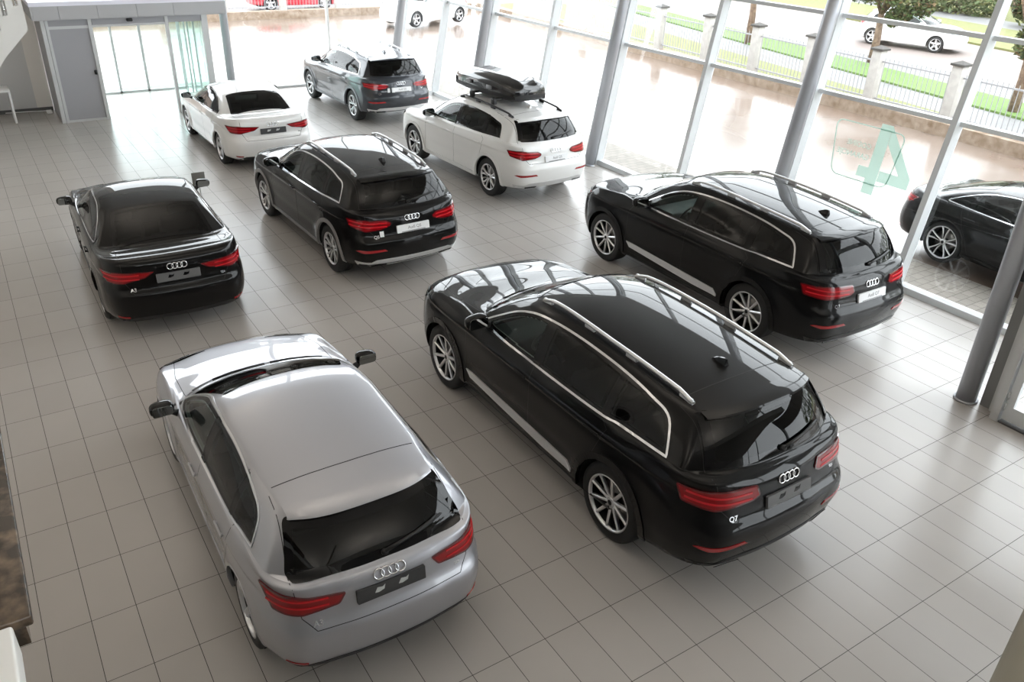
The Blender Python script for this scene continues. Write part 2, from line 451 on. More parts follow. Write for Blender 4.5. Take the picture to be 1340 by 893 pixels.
    def patch(self, mb, fr, poly, off=.003, thick=.006, res=.04, mi=0, border=0.0, bmi=None):
        """conform a 2-D outline to the body: raised panel with its own rim; optional border of another material"""
        if area2(poly) < 0: poly = poly[::-1]
        poly = resample(poly, res)
        n = len(poly); pts = [Vector(p) for p in poly]; edges = [(i, (i + 1) % n) for i in range(n)]
        inner = None
        if border:
            inner = resample(shrink(poly, border), res)
            inn = [p for p in inner if inpoly(np.array([p]), poly)[0]]
            k = len(pts); pts += [Vector(p) for p in inn]; m = len(inn)
            edges += [(k + i, k + (i + 1) % m) for i in range(m)]
            inner = inn
        A = np.array(poly); lo, hi = A.min(0), A.max(0)
        gx = np.arange(lo[0] + res / 2, hi[0], res); gy = np.arange(lo[1] + res / 2, hi[1], res)
        gp = np.array([(a, b) for a in gx for b in gy]) if len(gx) and len(gy) else np.zeros((0, 2))
        if len(gp):
            gp = gp[inpoly(gp, np.array(shrink(poly, res * .35)))]
            pts += [Vector(p) for p in gp]
        r = delaunay_2d_cdt(pts, edges, [], 1, 1e-5)
        V2, E2, F2 = r[0], r[1], r[2]
        P3 = []; 
        for p in V2:
            h = self.hit(fr, p.x, p.y); P3.append(h)
        vs = [None] * len(V2); use = []
        for f in F2:
            if any(P3[i] is None for i in f): continue
            use.append(f)
        top = [(h[0] + h[1] * off) if h else Vector((0, 0, 0)) for h in P3]
        bot = [(h[0] + h[1] * (off - thick)) if h else Vector((0, 0, 0)) for h in P3]
        c2 = np.array([[sum(V2[i].x for i in f) / len(f), sum(V2[i].y for i in f) / len(f)] for f in use]) if use else np.zeros((0, 2))
        isin = inpoly(c2, np.array(inner)) if (border and inner and len(use)) else np.ones(len(use), bool)
        o = len(mb.v); mb.v += [tuple(p) for p in top]
        cnt = {}
        for f, k in zip(use, isin):
            # orient outward
            n3 = (top[f[1]] - top[f[0]]).cross(top[f[2]] - top[f[0]])
            g = f if n3.dot(P3[f[0]][1]) > 0 else f[::-1]
            mb.f.append(tuple(i + o for i in g)); mb.mi.append(mi if k else (bmi if bmi is not None else mi)); mb.sm.append(True)
            for i in range(len(g)):
                e = (g[i], g[(i + 1) % len(g)]); key = (min(e), max(e)); cnt.setdefault(key, []).append(e)
        o2 = len(mb.v); mb.v += [tuple(p) for p in top]; o3 = len(mb.v); mb.v += [tuple(p) for p in bot]
        for key, es in cnt.items():
            if len(es) == 1:
                a, b = es[0]
                mb.f.append((o2 + b, o2 + a, o3 + a, o3 + b)); mb.mi.append(bmi if bmi is not None else mi); mb.sm.append(False)
    def strip(self, mb, fr, pts, w=.006, h=.001, step=.03, closed=False, mi=0, base=.004, ok=None):
        pts = resample(pts, step, closed)
        H = [self.hit(fr, p[0], p[1]) for p in pts]
        if ok: H = [x if x and ok(x[0], x[1]) else None for x in H]
        if closed and None in H:
            k = H.index(None); H = H[k:] + H[:k]
        runs = []; cur = []
        for x in H:
            if x is None:
                if len(cur) > 1: runs.append(cur)
                cur = []
            else: cur.append(x)
        if len(cur) > 1: runs.append(cur)
        cl = closed and len(runs) == 1 and len(runs[0]) == len(H)
        for R in runs:
            m = len(R); vs = []
            for i, (p, n) in enumerate(R):
                a = R[(i - 1) % m][0] if (cl or i > 0) else p; b = R[(i + 1) % m][0] if (cl or i < m - 1) else p
                t = (b - a); t = t - n * t.dot(n)
                t.normalize(); s = n.cross(t)
                vs += [p + s * w / 2 - n * base, p + s * w / 2 + n * h, p - s * w / 2 + n * h, p - s * w / 2 - n * base]
            fs = []
            for i in range(m if cl else m - 1):
                j = (i + 1) % m
                for k in range(3): fs.append((i * 4 + k, j * 4 + k, j * 4 + k + 1, i * 4 + k + 1))
            if not cl: fs += [(0, 1, 2, 3), ((m - 1) * 4 + 3, (m - 1) * 4 + 2, (m - 1) * 4 + 1, (m - 1) * 4)]
            mb.add(vs, fs, mi, False)
    def frame(self, fr, a, b, off=0.0, up=(0, 0, 1)):
        """local frame on the surface: X along the body, Y up, Z outward"""
        p, n = self.hit(fr, a, b); up = Vector(up)
        y = (up - n * up.dot(n)).normalized(); x = y.cross(n)
        M = Matrix((x, y, n)).transposed().to_4x4(); M.translation = p + n * off
        return M
# ------------------------------------------------------------------ car parts
def wheel_meshes(T, style):
    r, w, R = T['r'], T['tw'], T['rim']; h = w / 2
    prof = [(R - .012, h - .012), (R, h - .002), (R + .012, h), (lerp(R, r, .5), h + .004), (r - .028, h - .002), (r - .010, h - .014), (r - .002, h - .034)]
    for g in (.045, .0, -.045):
        prof += [(r, g + .014), (r, g + .005), (r - .007, g + .004), (r - .007, g - .004), (r, g - .005), (r, g - .014)]
    prof += [(r - .002, -h + .034), (r - .010, -h + .014), (r - .028, -h + .002), (R + .012, -h), (R - .012, -h + .012)]
    ty = MB().lathe(prof, 56)
    rim = MB()
    # lip and barrel
    rim.lathe([(R - .012, h - .012), (R - .001, h - .001), (R - .010, h + .003), (R - .018, h - .004), (R - .024, h - .03)], 56, mi=0)
    rim.lathe([(R - .024, h - .03), (R - .035, 0), (R - .03, -h + .02), (R - .012, -h + .012)], 40, mi=1)
    rim.lathe([(.0, .005), (R - .07, .005), (R - .07, -.02), (R - .033, -.03)], 40, mi=1)           # dark backing behind the spokes
    rim.lathe([(.06, .016), (R - .085, .016), (R - .085, .006)], 40, mi=2)                          # brake disc
    hub = .052
    def spoke(a0, a1, w0, w1, mi=0, e=.010):
        """tapered spoke from hub angle a0 to rim angle a1"""
        rr = [hub * .8, lerp(hub, R, .35), lerp(hub, R, .7), R - .013]; dep = [h - .035, h - .022, h - .016, h - .008]
        vs = []
        for k in range(4):
            t = k / 3; an = lerp(a0, a1, t); ww = lerp(w0, w1, t); c, s = math.cos(an), math.sin(an); x = dep[k]
            for q, dx in ((-ww / 2, -.03), (-ww / 2, -.008), (-ww / 2 + min(e, ww * .3), 0), (ww / 2 - min(e, ww * .3), 0), (ww / 2, -.008), (ww / 2, -.03)):
                vs.append((x + dx, rr[k] * s + q * c, rr[k] * c - q * s))
        fs = []
        for k in range(3):
            for j in range(6):
                fs.append((k * 6 + j, (k + 1) * 6 + j, (k + 1) * 6 + (j + 1) % 6, k * 6 + (j + 1) % 6))
        rim.add(vs, fs, mi)
    for i in range(5):
        a = 2 * PI * i / 5
        if style == 'ten':
            spoke(a, a, .034, .030); spoke(a + PI / 5, a + PI / 5, .034, .030)
        elif style == 'star':
            spoke(a - .10, a - .27, .040, .036); spoke(a + .10, a + .27, .040, .036)
            spoke(a, a, .02, .02, 1)
        elif style == 'vee':
            spoke(a - .13, a - .25, .024, .022); spoke(a + .13, a + .25, .024, .022); spoke(a - .16, a + .10, .016, .016, 1)
        else:
            spoke(a, a, .075, .062)
    rim.lathe([(0, h - .024), (.028, h - .025), (.05, h - .034), (.055, h - .06)], 24, mi=0)
    rim.lathe([(0, h - .0225), (.026, h - .0235)], 20, mi=1)
    return ty, rim

def seat_mb(w=.52, back=.62, head=True):
    m = MB()
    m.rbox(-w / 2, w / 2, -.25, .27, .28, .44, .05)
    M = Matrix.Translation((0, -.24, .40)) @ Matrix.Rotation(math.radians(18), 4, 'X')
    m.rbox(-w / 2 + .02, w / 2 - .02, -.07, .06, 0, back, .05, M=M)
    m.rbox(-w / 2, -w / 2 + .11, -.05, .10, .05, back - .12, .04, M=M); m.rbox(w / 2 - .11, w / 2, -.05, .10, .05, back - .12, .04, M=M)
    return m
def headrest_mb(back=.62):
    m = MB(); M = Matrix.Translation((0, -.24, .40)) @ Matrix.Rotation(math.radians(18), 4, 'X')
    m.rbox(-.13, .13, -.05, .05, back + .04, back + .21, .04, M=M)
    for x in (-.06, .06): m.tube([M @ Vector((x, 0, back - .02)), M @ Vector((x, 0, back + .06))], .007, 8)
    return m

class CarKit:
    def __init__(self, typ):
        T = self.T = CAR_TYPES[typ]; self.typ = typ
        S = self.S = CarShape(T); self.parts = []      # (name, parent index or None, mesh, material keys, location)
        hw, L, sF, sR, r = T['hw'], T['L'], S.sF, S.sR, T['r']; yc = S.yc
        suv = typ.startswith('suv'); deck = T['glass_frame'] == 'top'
        # ---------------- outlines
        d = spl(T['dlo'], 6)
        # body belt line closes the outline
        belt = [(T['dlo'][-1][0] - .02, T['dlo'][-1][1])]
        zb0, zb1 = T['dlo'][0][1] - .004, T['dlo'][-1][1] - .002
        topn = len(T['dlo'])
        outline = [tuple(p) for p in d]
        bl = [(lerp(T['dlo'][-1][0], T['dlo'][0][0], t), lerp(zb1, zb0, t) - .012 * math.sin(PI * t)) for t in (.15, .35, .55, .75, .92)]
        dlo = outline + bl
        # corner rounding at the rear lower corner
        self.dlo = dlo
        bc, cc = T['bcut'], T['ccut']; A = np.array(dlo)
        def cut(lo, hi):
            out = []
            m = len(dlo)
            # clip polygon to lo <= s <= hi (Sutherland-Hodgman)
            poly = dlo
            for val, sg in ((lo, 1), (hi, -1)):
                res = []
                for i in range(len(poly)):
                    p, q = poly[i - 1], poly[i]; ip, iq = (p[0] - val) * sg >= 0, (q[0] - val) * sg >= 0
                    if ip != iq:
                        t = (val - p[0]) / (q[0] - p[0]); res.append((val, lerp(p[1], q[1], t)))
                    if iq: res.append(q)
                poly = res
            return poly
        wins = [('front_window', shrink(cut(0, bc - .035), .012)), ('rear_door_window', shrink(cut(bc + .035, cc - .012), .012)), ('quarter_window', shrink(cut(cc + .012, 9), .012))]
        gpoly = T['glass']
        gl = rpoly([(p[0], p[1]) for p in gpoly], .05)
        s9, s7 = T['cf'][9][0], T['cf'][7][0]
        ws = [(x * hw, s) for x, s in ((-.575, s9 + .115), (-.40, s9 + .055), (-.2, s9 + .03), (0, s9 + .022), (.2, s9 + .03), (.40, s9 + .055), (.575, s9 + .115), (.80, s7 + .26), (.64, s7 + .13), (.35, s7 + .045), (0, s7 + .02), (-.35, s7 + .045), (-.64, s7 + .13), (-.80, s7 + .26))]
        ws = rpoly(ws, .03)
        frit = .022
        cuts = [('side', shrink(w, frit + .008)) for _, w in wins] + [('top', shrink(ws, .045)), (T['glass_frame'], shrink(gl, .045))]
        # ---------------- split the shell
        V, F = S.V, S.Fv
        c = V[F].mean(1); n = np.cross(V[F[:, 2]] - V[F[:, 0]], V[F[:, 3]] - V[F[:, 1]])
        ln = np.linalg.norm(n, axis=1); n /= np.maximum(ln, 1e-9)[:, None]
        # outward test
        flip = (n[:, 0] * c[:, 0] + n[:, 2] * (c[:, 2] - .5) + n[:, 1] * c[:, 1] * .3) < 0
        n[flip] *= -1
        F = F.copy(); F[flip] = F[flip][:, ::-1]
        vn = np.zeros_like(V)
        for k in range(4): np.add.at(vn, F[:, k], n * ln[:, None])
        # vertices on the centre line exist twice: merge their normals
        nh = len(V) // 2; mid = np.abs(V[:nh, 0]) < 1e-5
        m2 = vn[:nh][mid] + vn[nh:][mid]; m2[:, 0] = 0
        vn[:nh][mid] = m2; vn[nh:][mid] = m2
        vn /= np.maximum(np.linalg.norm(vn, axis=1), 1e-9)[:, None]
        sz = np.stack([yc - c[:, 1], c[:, 2]], 1); xs = np.stack([c[:, 0], yc - c[:, 1]], 1); xz = np.stack([c[:, 0], c[:, 2]], 1)
        dead = ln < 1e-9
        for fr, p in cuts:
            if fr == 'side': dead |= (np.abs(n[:, 0]) > .25) & inpoly(sz, p)
            elif fr == 'top': dead |= (n[:, 2] > .15) & (c[:, 2] > T['zf'][5]) & inpoly(xs, p)
            else: dead |= (n[:, 1] < -.15) & inpoly(xz, p)
        ra = r + (.052 if suv else .045)
        self.ra = ra
        Vs = V.copy()
        for ax in (sF, sR):
            ds, dz = (yc - V[:, 1]) - ax, V[:, 2] - r; rr = np.hypot(ds, dz)
            near = (np.abs(rr - ra) < .012) & (np.abs(V[:, 0]) > .6 * hw)
            k = np.where(near, ra / np.maximum(rr, 1e-6), 1)
            Vs[:, 1] = yc - (ax + ds * k); Vs[:, 2] = r + dz * k
            cr_ = np.hypot(sz[:, 0] - ax, sz[:, 1] - r)
            dead |= (cr_ < ra) & (np.abs(c[:, 0]) > .55 * hw)
        grp = np.zeros(len(F), int)
        dz0 = T['zf'][1] + .085
        fdoor = [(sF + .50, dz0), (bc - .02, dz0), (bc, T['zf'][5]), (bc, T['peak'][1] - .085), (T['dlo'][3][0], T['dlo'][3][1] + .028), (T['dlo'][2][0] - .02, T['dlo'][2][1] + .03), (T['dlo'][1][0] - .03, T['dlo'][1][1] + .03), (T['dlo'][0][0] - .05, T['dlo'][0][1] + .0), (sF + .525, T['zf'][4]), (sF + .51, T['zf'][3])]
        top = [(p[0], p[1] + .028) for p in T['dlo'] if bc < p[0] < (cc + .25 if not suv else cc - .01)]
        rdoor = [(bc - .02, dz0), (sR - .48, dz0), (sR - .40, r + .16), (sR - .27, r + .36), (min(cc + .10, sR - .12), T['zr'][5] - .02), (cc + (.12 if not suv else .0), T['zr'][6])] + top[::-1] + [(bc, T['peak'][1] - .085), (bc, T['zf'][5])]
        self.fdoor, self.rdoor = fdoor, rdoor
        hood = [(-.70 * hw, .30), (-.55 * hw, .20), (0, .135), (.55 * hw, .20), (.70 * hw, .30), (.80 * hw, sF), (.80 * hw, s7 + .16), (.35 * hw, s7 + .02), (0, s7), (-.35 * hw, s7 + .02), (-.80 * hw, s7 + .16), (-.80 * hw, sF)]
        zt = T['zr'][3] + (.02 if not suv else .04)
        if deck: tail = [(-.60 * hw, zt), (.60 * hw, zt), (.70 * hw, zt + .16), (.70 * hw, 1.12), (-.70 * hw, 1.12), (-.70 * hw, zt + .16)]
        else: tail = [(-.62 * hw, zt), (.62 * hw, zt), (.71 * hw, zt + .10), (.74 * hw, T['glass'][0][1] + .0), (.66 * hw, T['glass'][1][1] + .03), (-.66 * hw, T['glass'][1][1] + .03), (-.74 * hw, T['glass'][0][1]), (-.71 * hw, zt + .10)]
        self.tail = tail
        sidef = (np.abs(n[:, 0]) > .3)
        grp[sidef & inpoly(sz, fdoor)] = 1
        grp[sidef & inpoly(sz, rdoor)] = 2
        grp[(n[:, 2] > .3) & (sz[:, 1] > T['zf'][4]) & inpoly(xs, hood)] = 3
        tg = (n[:, 1] < -.25) & (sz[:, 0] > sR) & inpoly(xz, tail) & (np.abs(n[:, 0]) < .75)
        if deck: tg |= (n[:, 2] > .5) & (sz[:, 0] > T['glass'][0][1] + .04) & (np.abs(c[:, 0]) < .70 * hw) & (c[:, 2] > T['zr'][5] - .03)
        grp[tg & (grp == 0)] = 4
        def shell(name, mask, mats, par=None):
            ff = F[mask]; used = np.unique(ff); remap = -np.ones(len(V), int); remap[used] = np.arange(len(used))
            me = bpy.data.meshes.new(name); me.from_pydata(Vs[used].tolist(), [], remap[ff].tolist())
            me.polygons.foreach_set('use_smooth', [True] * len(ff)); me.update()
            me.normals_split_custom_set_from_vertices(vn[used].tolist())
            return self.put(name, me, mats, par)
        self.body = shell('body', (grp == 0) & ~dead, ['paint'])
        right = c[:, 0] > 0
        self.door = {}
        for sgn, m in (('R', right), ('L', ~right)):
            self.door['f' + sgn] = shell('front_door', (grp == 1) & ~dead & m, ['paint'])
            self.door['r' + sgn] = shell('rear_door', (grp == 2) & ~dead & m, ['paint'])
        shell('hood', (grp == 3) & ~dead, ['paint'])
        self.tailp = shell('trunk_lid' if deck else 'tailgate', (grp == 4) & ~dead, ['paint'])
        # lining: the shell again, a little further in
        lm = ~dead & (c[:, 2] > T['zf'][3] + .08) & (sz[:, 0] > s7 + .10) & (sz[:, 0] < L - .22)
        ff = F[lm]; used = np.unique(ff); remap = -np.ones(len(V), int); remap[used] = np.arange(len(used))
        vi = V[used] - vn[used] * .028
        me = bpy.data.meshes.new('cabin_lining'); me.from_pydata(vi.tolist(), [], remap[ff][:, ::-1].tolist())
        me.polygons.foreach_set('use_smooth', [True] * len(ff)); me.update(); self.put('cabin_lining', me, ['lining'])
        # ---------------- underbody with wheel housings
        ub = MB(); ub.add(S.low, [tuple(range(len(S.low)))], 0)
        zfl = T['zf'][1] + .10
        ub.box(-hw * .80, hw * .80, yc - L + .35, yc - s7 - .05, zfl, zfl + .02)
        ub.box(-hw * .74, hw * .74, yc - s7 + .02, yc - s7 - .02 - .12, zfl, T['zf'][6] - .04)
        for ax in (sF, sR):
            for sg in (1, -1):
                vs = []; fs = []; m = 25
                for k in range(m):
                    ta = math.degrees(math.asin((T['zf'][1] + .015 - r) / ra)); t = math.radians(ta + (180 - 2 * ta) * k / (m - 1)); cz, cs = math.sin(t), math.cos(t)
                    h = S.hit('R', ax + (ra + .012) * cs, r + (ra + .012) * cz)
                    xo = (h[0].x if h else hw * .95) - .004
                    for xx in (xo, hw - .45): vs.append((sg * xx, yc - (ax + ra * cs), r + ra * cz))
                fs = [(2 * k, 2 * k + 1, 2 * k + 3, 2 * k + 2) for k in range(m - 1)]
                fs.append(tuple(2 * k + 1 for k in range(m)))
                ub.add(vs, fs, 0, True)
        self.put('underbody', ub.mesh('underbody', []), ['underbody'])
        # ---------------- glazing
        for nm, w in wins:
            if len(w) < 4: continue
            for fr in ('R', 'L'):
                m = MB(); S.patch(m, fr, w, .004, .008, .04, 0, frit, 1)
                k = 'glass_front' if nm == 'front_window' else 'glass_rear'
                self.put(nm, m.mesh(nm, []), [k, 'frit'])
        m = MB(); S.patch(m, 'top', ws, .005, .009, .04, 0, .05, 1); self.put('windshield', m.mesh('windshield', []), ['glass_front', 'frit'])
        m = MB(); S.patch(m, T['glass_frame'], gl, .005, .009, .035, 0, .05, 1); self.put('rear_window', m.mesh('rear_window', []), ['glass_back', 'frit'])
        for fr in ('R', 'L'):
            for a, b in ((bc - .047, bc + .047), (cc - .024, cc + .024)):     # black pillars between the panes
                p = cut(a, b); m = MB()
                if len(p) > 3:
                    S.patch(m, fr, p, .003, .006, .05); self.put('pillar_cover', m.mesh('pillar_cover', []), ['frit'])
            m = MB(); S.strip(m, fr, dlo, .022 if suv else .017, .006, .03, True)
            self.put('window_trim', m.mesh('window_trim', []), ['trim'])
        if not deck:
            # spoiler lip that carries the roof over the rear glass
            e9 = T['cr'][9][0]; m = MB(); nx = 25; rows = []
            kx = 1.0 if suv else 1.5
            for ds, dz, cz in ((-.10, .0015, 0), (-.03, .004, 0), (.03, .003, 0), (.075 * kx, -.004, 0), (.085 * kx, -.014, 0), (.07 * kx, -.030, 0), (-.02, -.035, 0)):
                row = []
                for k in range(nx):
                    x = (2 * k / (nx - 1) - 1) * .615 * hw; pc = -.115 * (abs(x) / (.6 * hw)) ** 3
                    s_ = e9 + ds + pc; row.append((x, yc - s_, S.roofz(x, min(s_, e9 + .03)) + dz - .25 * max(0, s_ - e9 - .03)))
                rows.append(row)
            m.add([p for r_ in rows for p in r_], [(i * nx + k, i * nx + k + 1, (i + 1) * nx + k + 1, (i + 1) * nx + k) for i in range(6) for k in range(nx - 1)], 0, True)
            me = m.mesh('roof_spoiler', [])
            bm = bmesh.new(); bm.from_mesh(me); bmesh.ops.recalc_face_normals(bm, faces=bm.faces[:]); bm.to_mesh(me); bm.free()
            sharp(me, .5); self.put('roof_spoiler', me, ['paint'], self.tailp)
            for sg in ((1, -1) if suv else ()):
                m = MB(); gx_ = sg * (T['glass'][2][0] + .012), sg * (T['glass'][3][0] + .006)
                S.strip(m, 'rear', [(lerp(gx_[1], gx_[0], t), lerp(T['glass'][0][1] + .02, T['glass'][1][1] - .02, t)) for t in (0, .25, .5, .75, 1)], .030, .012, .03)
                self.put('aero_blade', m.mesh('aero_blade', []), ['frit'], self.tailp)
        # ---------------- panel gaps
        m = MB()
        for fr in ('R', 'L'):
            for q in (fdoor, rdoor): S.strip(m, fr, q, .005, .0006, .03, True, ok=lambda p, n: abs(n.x) > .62 and p.z < T['zr'][7] + .05)
        S.strip(m, 'top', hood, .006, .0006, .03, True)
        if not deck: S.strip(m, 'rear', [tail[k] for k in (4, 3, 2, 1, 0, 7, 6, 5)], .006, .0006, .02, False)
        else:
            S.strip(m, 'rear', [(-.70 * hw, 1.0), tail[5], tail[0], tail[1], tail[2], (.70 * hw, 1.0)], .006, .0006, .02, False)
            S.strip(m, 'top', [(-.70 * hw, L - .13), (-.70 * hw, T['glass'][0][1] + .05), (.70 * hw, T['glass'][0][1] + .05), (.70 * hw, L - .13)], .006, .0006, .03, False)
        if not deck:
            e9 = T['cr'][9][0]
            S.strip(m, 'top', [(x * hw, e9 - .30 - .03 * (abs(x) / .6) ** 2) for x in (-.62, -.45, -.22, 0, .22, .45, .62)], .008, .0008, .03)
        self.put('panel_gap', m.mesh('panel_gap', []), ['gap'], self.body)
        m = MB()
        S.patch(m, 'top', [(x * hw, s7 + ds) for x, ds in ((-.72, .09), (-.36, -.03), (0, -.055), (.36, -.03), (.72, .09), (.70, .16), (.35, .052), (0, .028), (-.35, .052), (-.70, .16))], .004, .008, .04)
        self.put('cowl', m.mesh('cowl', []), ['plastic'])
        # ---------------- handles
        zh = T['zf'][4] + .005
        for fr, sg in (('R', 1), ('L', -1)):
            for key, sh in (('f', bc - .14), ('r', min(cc + .02, sR - .36) if not suv else cc - .06)):
                zz = S.zs(4, sh) + .012
                M = S.frame(fr, sh, zz)
                m = MB(); m.rbox(-.10, .10, -.013, .013, .008, .024, .008, M=M); m.rbox(-.095, -.06, -.010, .010, -.005, .025, .008, M=M); m.rbox(.06, .095, -.010, .010, -.005, .025, .008, M=M)
                self.put('door_handle', m.mesh('door_handle', []), ['handle'], self.door[key + fr])
        # ---------------- mirrors
        for fr, sg in (('R', 1), ('L', -1)):
            sm = T['dlo'][0][0] + (.17 if suv else .20); zm = T['zf'][6] + (.055 if suv else .03)
            h = S.hit(fr, sm, zm - .03); x0 = abs(h[0].x)
            big = 1.12 if suv else .90
            bm = bmesh.new(); bmesh.ops.create_uvsphere(bm, u_segments=20, v_segments=12, radius=1)
            for v in bm.verts:
                x, y, z = v.co
                f = lambda t, p: math.copysign(abs(t) ** p, t)
                x, y, z = f(x, .62), f(y, .75), f(z, .62)
                y = y * (1 if y > 0 else .45)
                z *= 1 - .12 * x
                v.co = Vector((sg * (x0 + .125 * big + x * .115 * big), yc - sm + .03 + y * .095 + x * .0, zm + .055 + z * .066 * big))
            m = MB(); m.bm(bm, 0, None, True)
            m.tube([(sg * (x0 - .01), yc - sm + .02, zm - .01), (sg * (x0 + .035), yc - sm + .03, zm + .01), (sg * (x0 + .10), yc - sm + .035, zm + .03)], [.035, .026, .024], 10, 1)
            mi_ = self.put('side_mirror', m.mesh('side_mirror', []), ['mirror_cap', 'plastic'])
            m = MB(); g = rpoly([(-.10 * big, -.052 * big), (.095 * big, -.05 * big), (.10 * big, .045 * big), (-.09 * big, .055 * big)], .03)
            Mx = Matrix.Translation((sg * (x0 + .125 * big), yc - sm + .03 - .0425, zm + .055)) @ Matrix.Rotation(PI / 2, 4, 'X') @ Matrix.Rotation(0, 4, 'Y')
            m.prism(g, -.002, .004, Mx); self.put('mirror_glass', m.mesh('mirror_glass', []), ['mirror'], mi_)
        # ---------------- lamps
        w = hw - .03; fl = w - .30; corner = fl + .30 * PI / 2
        zl = T['zr'][4]
        if typ == 'suv7': lp = [(.36 * hw, zl + .045), (.33 * hw, zl - .05), (.40 * hw, zl - .085), (fl + .18, zl - .10), (corner + .10, zl - .07), (corner + .17, zl + .055), (fl + .2, zl + .068)]
        elif typ == 'suv5': lp = [(.345 * hw, zl - .012), (.37 * hw, zl - .055), (.50 * hw, zl - .095), (fl + .16, zl - .11), (corner + .06, zl - .055), (corner + .15, zl + .05), (fl + .2, zl + .060), (.42 * hw, zl + .03)]
        elif deck: lp = [(.30 * hw, zl + .055), (.42 * hw, zl - .015), (fl + .10, zl - .065), (corner - .02, zl - .06), (corner + .16, zl + .07), (fl + .2, zl + .085)]
        else: lp = [(.36 * hw, zl + .035), (.42 * hw, zl - .045), (fl + .10, zl - .075), (corner - .02, zl - .06), (corner + .15, zl + .085), (fl + .2, zl + .075)]
        for sg in (1, -1):
            q = rpoly([(sg * a, b) for a, b in lp], .02, 3)
            m = MB(); S.patch(m, 'rw', q, .012, .018, .035, 0, .014, 1)
            k = self.put('taillight', m.mesh('taillight', []), ['lamp_red', 'lamp_dark'])
            m = MB()
            if suv:
                for dz in (-.045, .005): S.strip(m, 'rw', [(sg * lerp(.42 * hw, corner + .08, t), zl + dz + .03 * t - .012) for t in (0, .25, .5, .75, 1)], .016, .016, .03)
            else:
                for dz in (-.02, .03): S.strip(m, 'rw', [(sg * lerp(.50 * hw, corner + .05, t), zl + dz + .012 * t) for t in (0, .25, .5, .75, 1)], .013, .016, .03)
            self.put('light_bar', m.mesh('light_bar', []), ['lamp_bright'], k)
            # rear reflector low on the bumper
            zr_ = T['zr'][2] + (.075 if suv else -.07)
            q = [(sg * .50 * hw, zr_ + .018), (sg * .46 * hw, zr_ - .012), (sg * (fl + .2), zr_ - .018), (sg * (fl + .36), zr_ + .012), (sg * (fl + .30), zr_ + .024)] if suv else [(sg * .74 * hw, zr_ + .008), (sg * .74 * hw, zr_ - .012), (sg * (fl + .30), zr_ - .010), (sg * (fl + .33), zr_ + .012)]
            m = MB(); S.patch(m, 'rw', q, .007, .012, .04); self.put('reflector', m.mesh('reflector', []), ['lamp_red2'])
            # headlight
            zh_ = T['zf'][4] - .055
            q = rpoly([(sg * .52 * hw, zh_ - .05), (sg * (fl + .12), zh_ - .075), (sg * (corner - .02), zh_ - .03), (sg * (corner + .18), zh_ + .075), (sg * (corner), zh_ + .075), (sg * .50 * hw, zh_ + .015)], .02, 3)
            m = MB(); S.patch(m, 'fw', q, .006, .012, .04, 0, .01, 1); self.put('headlight', m.mesh('headlight', []), ['lamp_clear', 'frit'])
        zg = T['zf'][3]
        m = MB(); S.patch(m, 'front', rpoly([(-.34, zg - .20), (.34, zg - .20), (.46, zg + .02), (.40, zg + .13), (-.40, zg + .13), (-.46, zg + .02)], .05), .005, .01, .05, 0, .02, 1)
        for k in range(6):
            zz = zg - .16 + k * .05; S.strip(m, 'front', [(-.36, zz), (0, zz), (.36, zz)], .012, .012, .05, mi=1)
        self.put('grille', m.mesh('grille', []), ['plastic', 'trim_dark'])
        # ---------------- lower rear trim, sills, arch lips
        m = MB()
        z0, z1 = T['zr'][1], T['zr'][2]
        if suv:
            S.patch(m, 'rw', [(-corner + .05, z0 + .03), (-.5 * hw, z0 + .015), (.5 * hw, z0 + .015), (corner - .05, z0 + .03), (corner - .03, z0 + .13), (.72 * hw, z0 + .115), (.62 * hw, z0 + .15), (-.62 * hw, z0 + .15), (-.72 * hw, z0 + .115), (-corner + .03, z0 + .13)], .006, .012, .05)
        else:
            S.patch(m, 'rw', [(-corner + .1, z0 + .015), (corner - .1, z0 + .015), (.78 * hw, z0 + .06), (.66 * hw, z0 + .085), (-.66 * hw, z0 + .085), (-.78 * hw, z0 + .06)], .005, .012, .05)
        self.put('diffuser', m.mesh('diffuser', []), ['valance'])
        if suv:
            m = MB()
            for sg in (1, -1):
                M = S.frame('rear', sg * .58 * hw, z0 + .065, .006); m.prism(rpoly([(-.11, -.018), (.11, -.018), (.13, .018), (-.12, .020)], .01), 0, .006, M)
            self.put('exhaust', m.mesh('exhaust', []), ['frit'])
        else:
            pass
        for fr in ('R', 'L'):
            m = MB()
            a, b = sF + ra + .08, sR - ra - .06; zz = T['zf'][1]
            if typ == 'suv7':
                S.patch(m, fr, [(a + .10, zz + .17), (a + .02, zz + .245), (b - .10, zz + .205), (b - .02, zz + .15), (b - .02, zz + .12), (b - .5, zz + .115)], .014, .02, .06)
            else:
                S.patch(m, fr, [(a - .02, zz + .01), (a - .02, zz + .085), (b + .0, zz + .085), (b + .0, zz + .01)], .010, .016, .06)
            self.put('rocker_trim', m.mesh('rocker_trim', []), ['rocker'])
            for ax in (sF, sR):
                m = MB(); aw = T['arch'] if T['arch'] else .018; t0 = math.degrees(math.asin((T['zf'][1] + .035 - r) / (ra + aw)))
                pts = [(ax + (ra + aw / 2 - .006) * math.cos(math.radians(t)), r + (ra + aw / 2 - .006) * math.sin(math.radians(t))) for t in np.linspace(t0, 180 - t0, 53)]
                S.strip(m, fr, pts, aw + .012, .010 if T['arch'] else .004, .03, base=.03)
                for i in range(len(m.sm)): m.sm[i] = False
                self.put('wheel_arch_trim', m.mesh('wheel_arch_trim', []), ['arch'])
        # ---------------- wheels
        style = {'suv7': 'ten', 'suv5': 'star', 'hatch': 'five', 'sedan': 'five', 'coupe': 'vee'}[typ]
        ty, rim = wheel_meshes(T, style)
        tme = ty.mesh('wheel', []); rme = rim.mesh('rim', [])
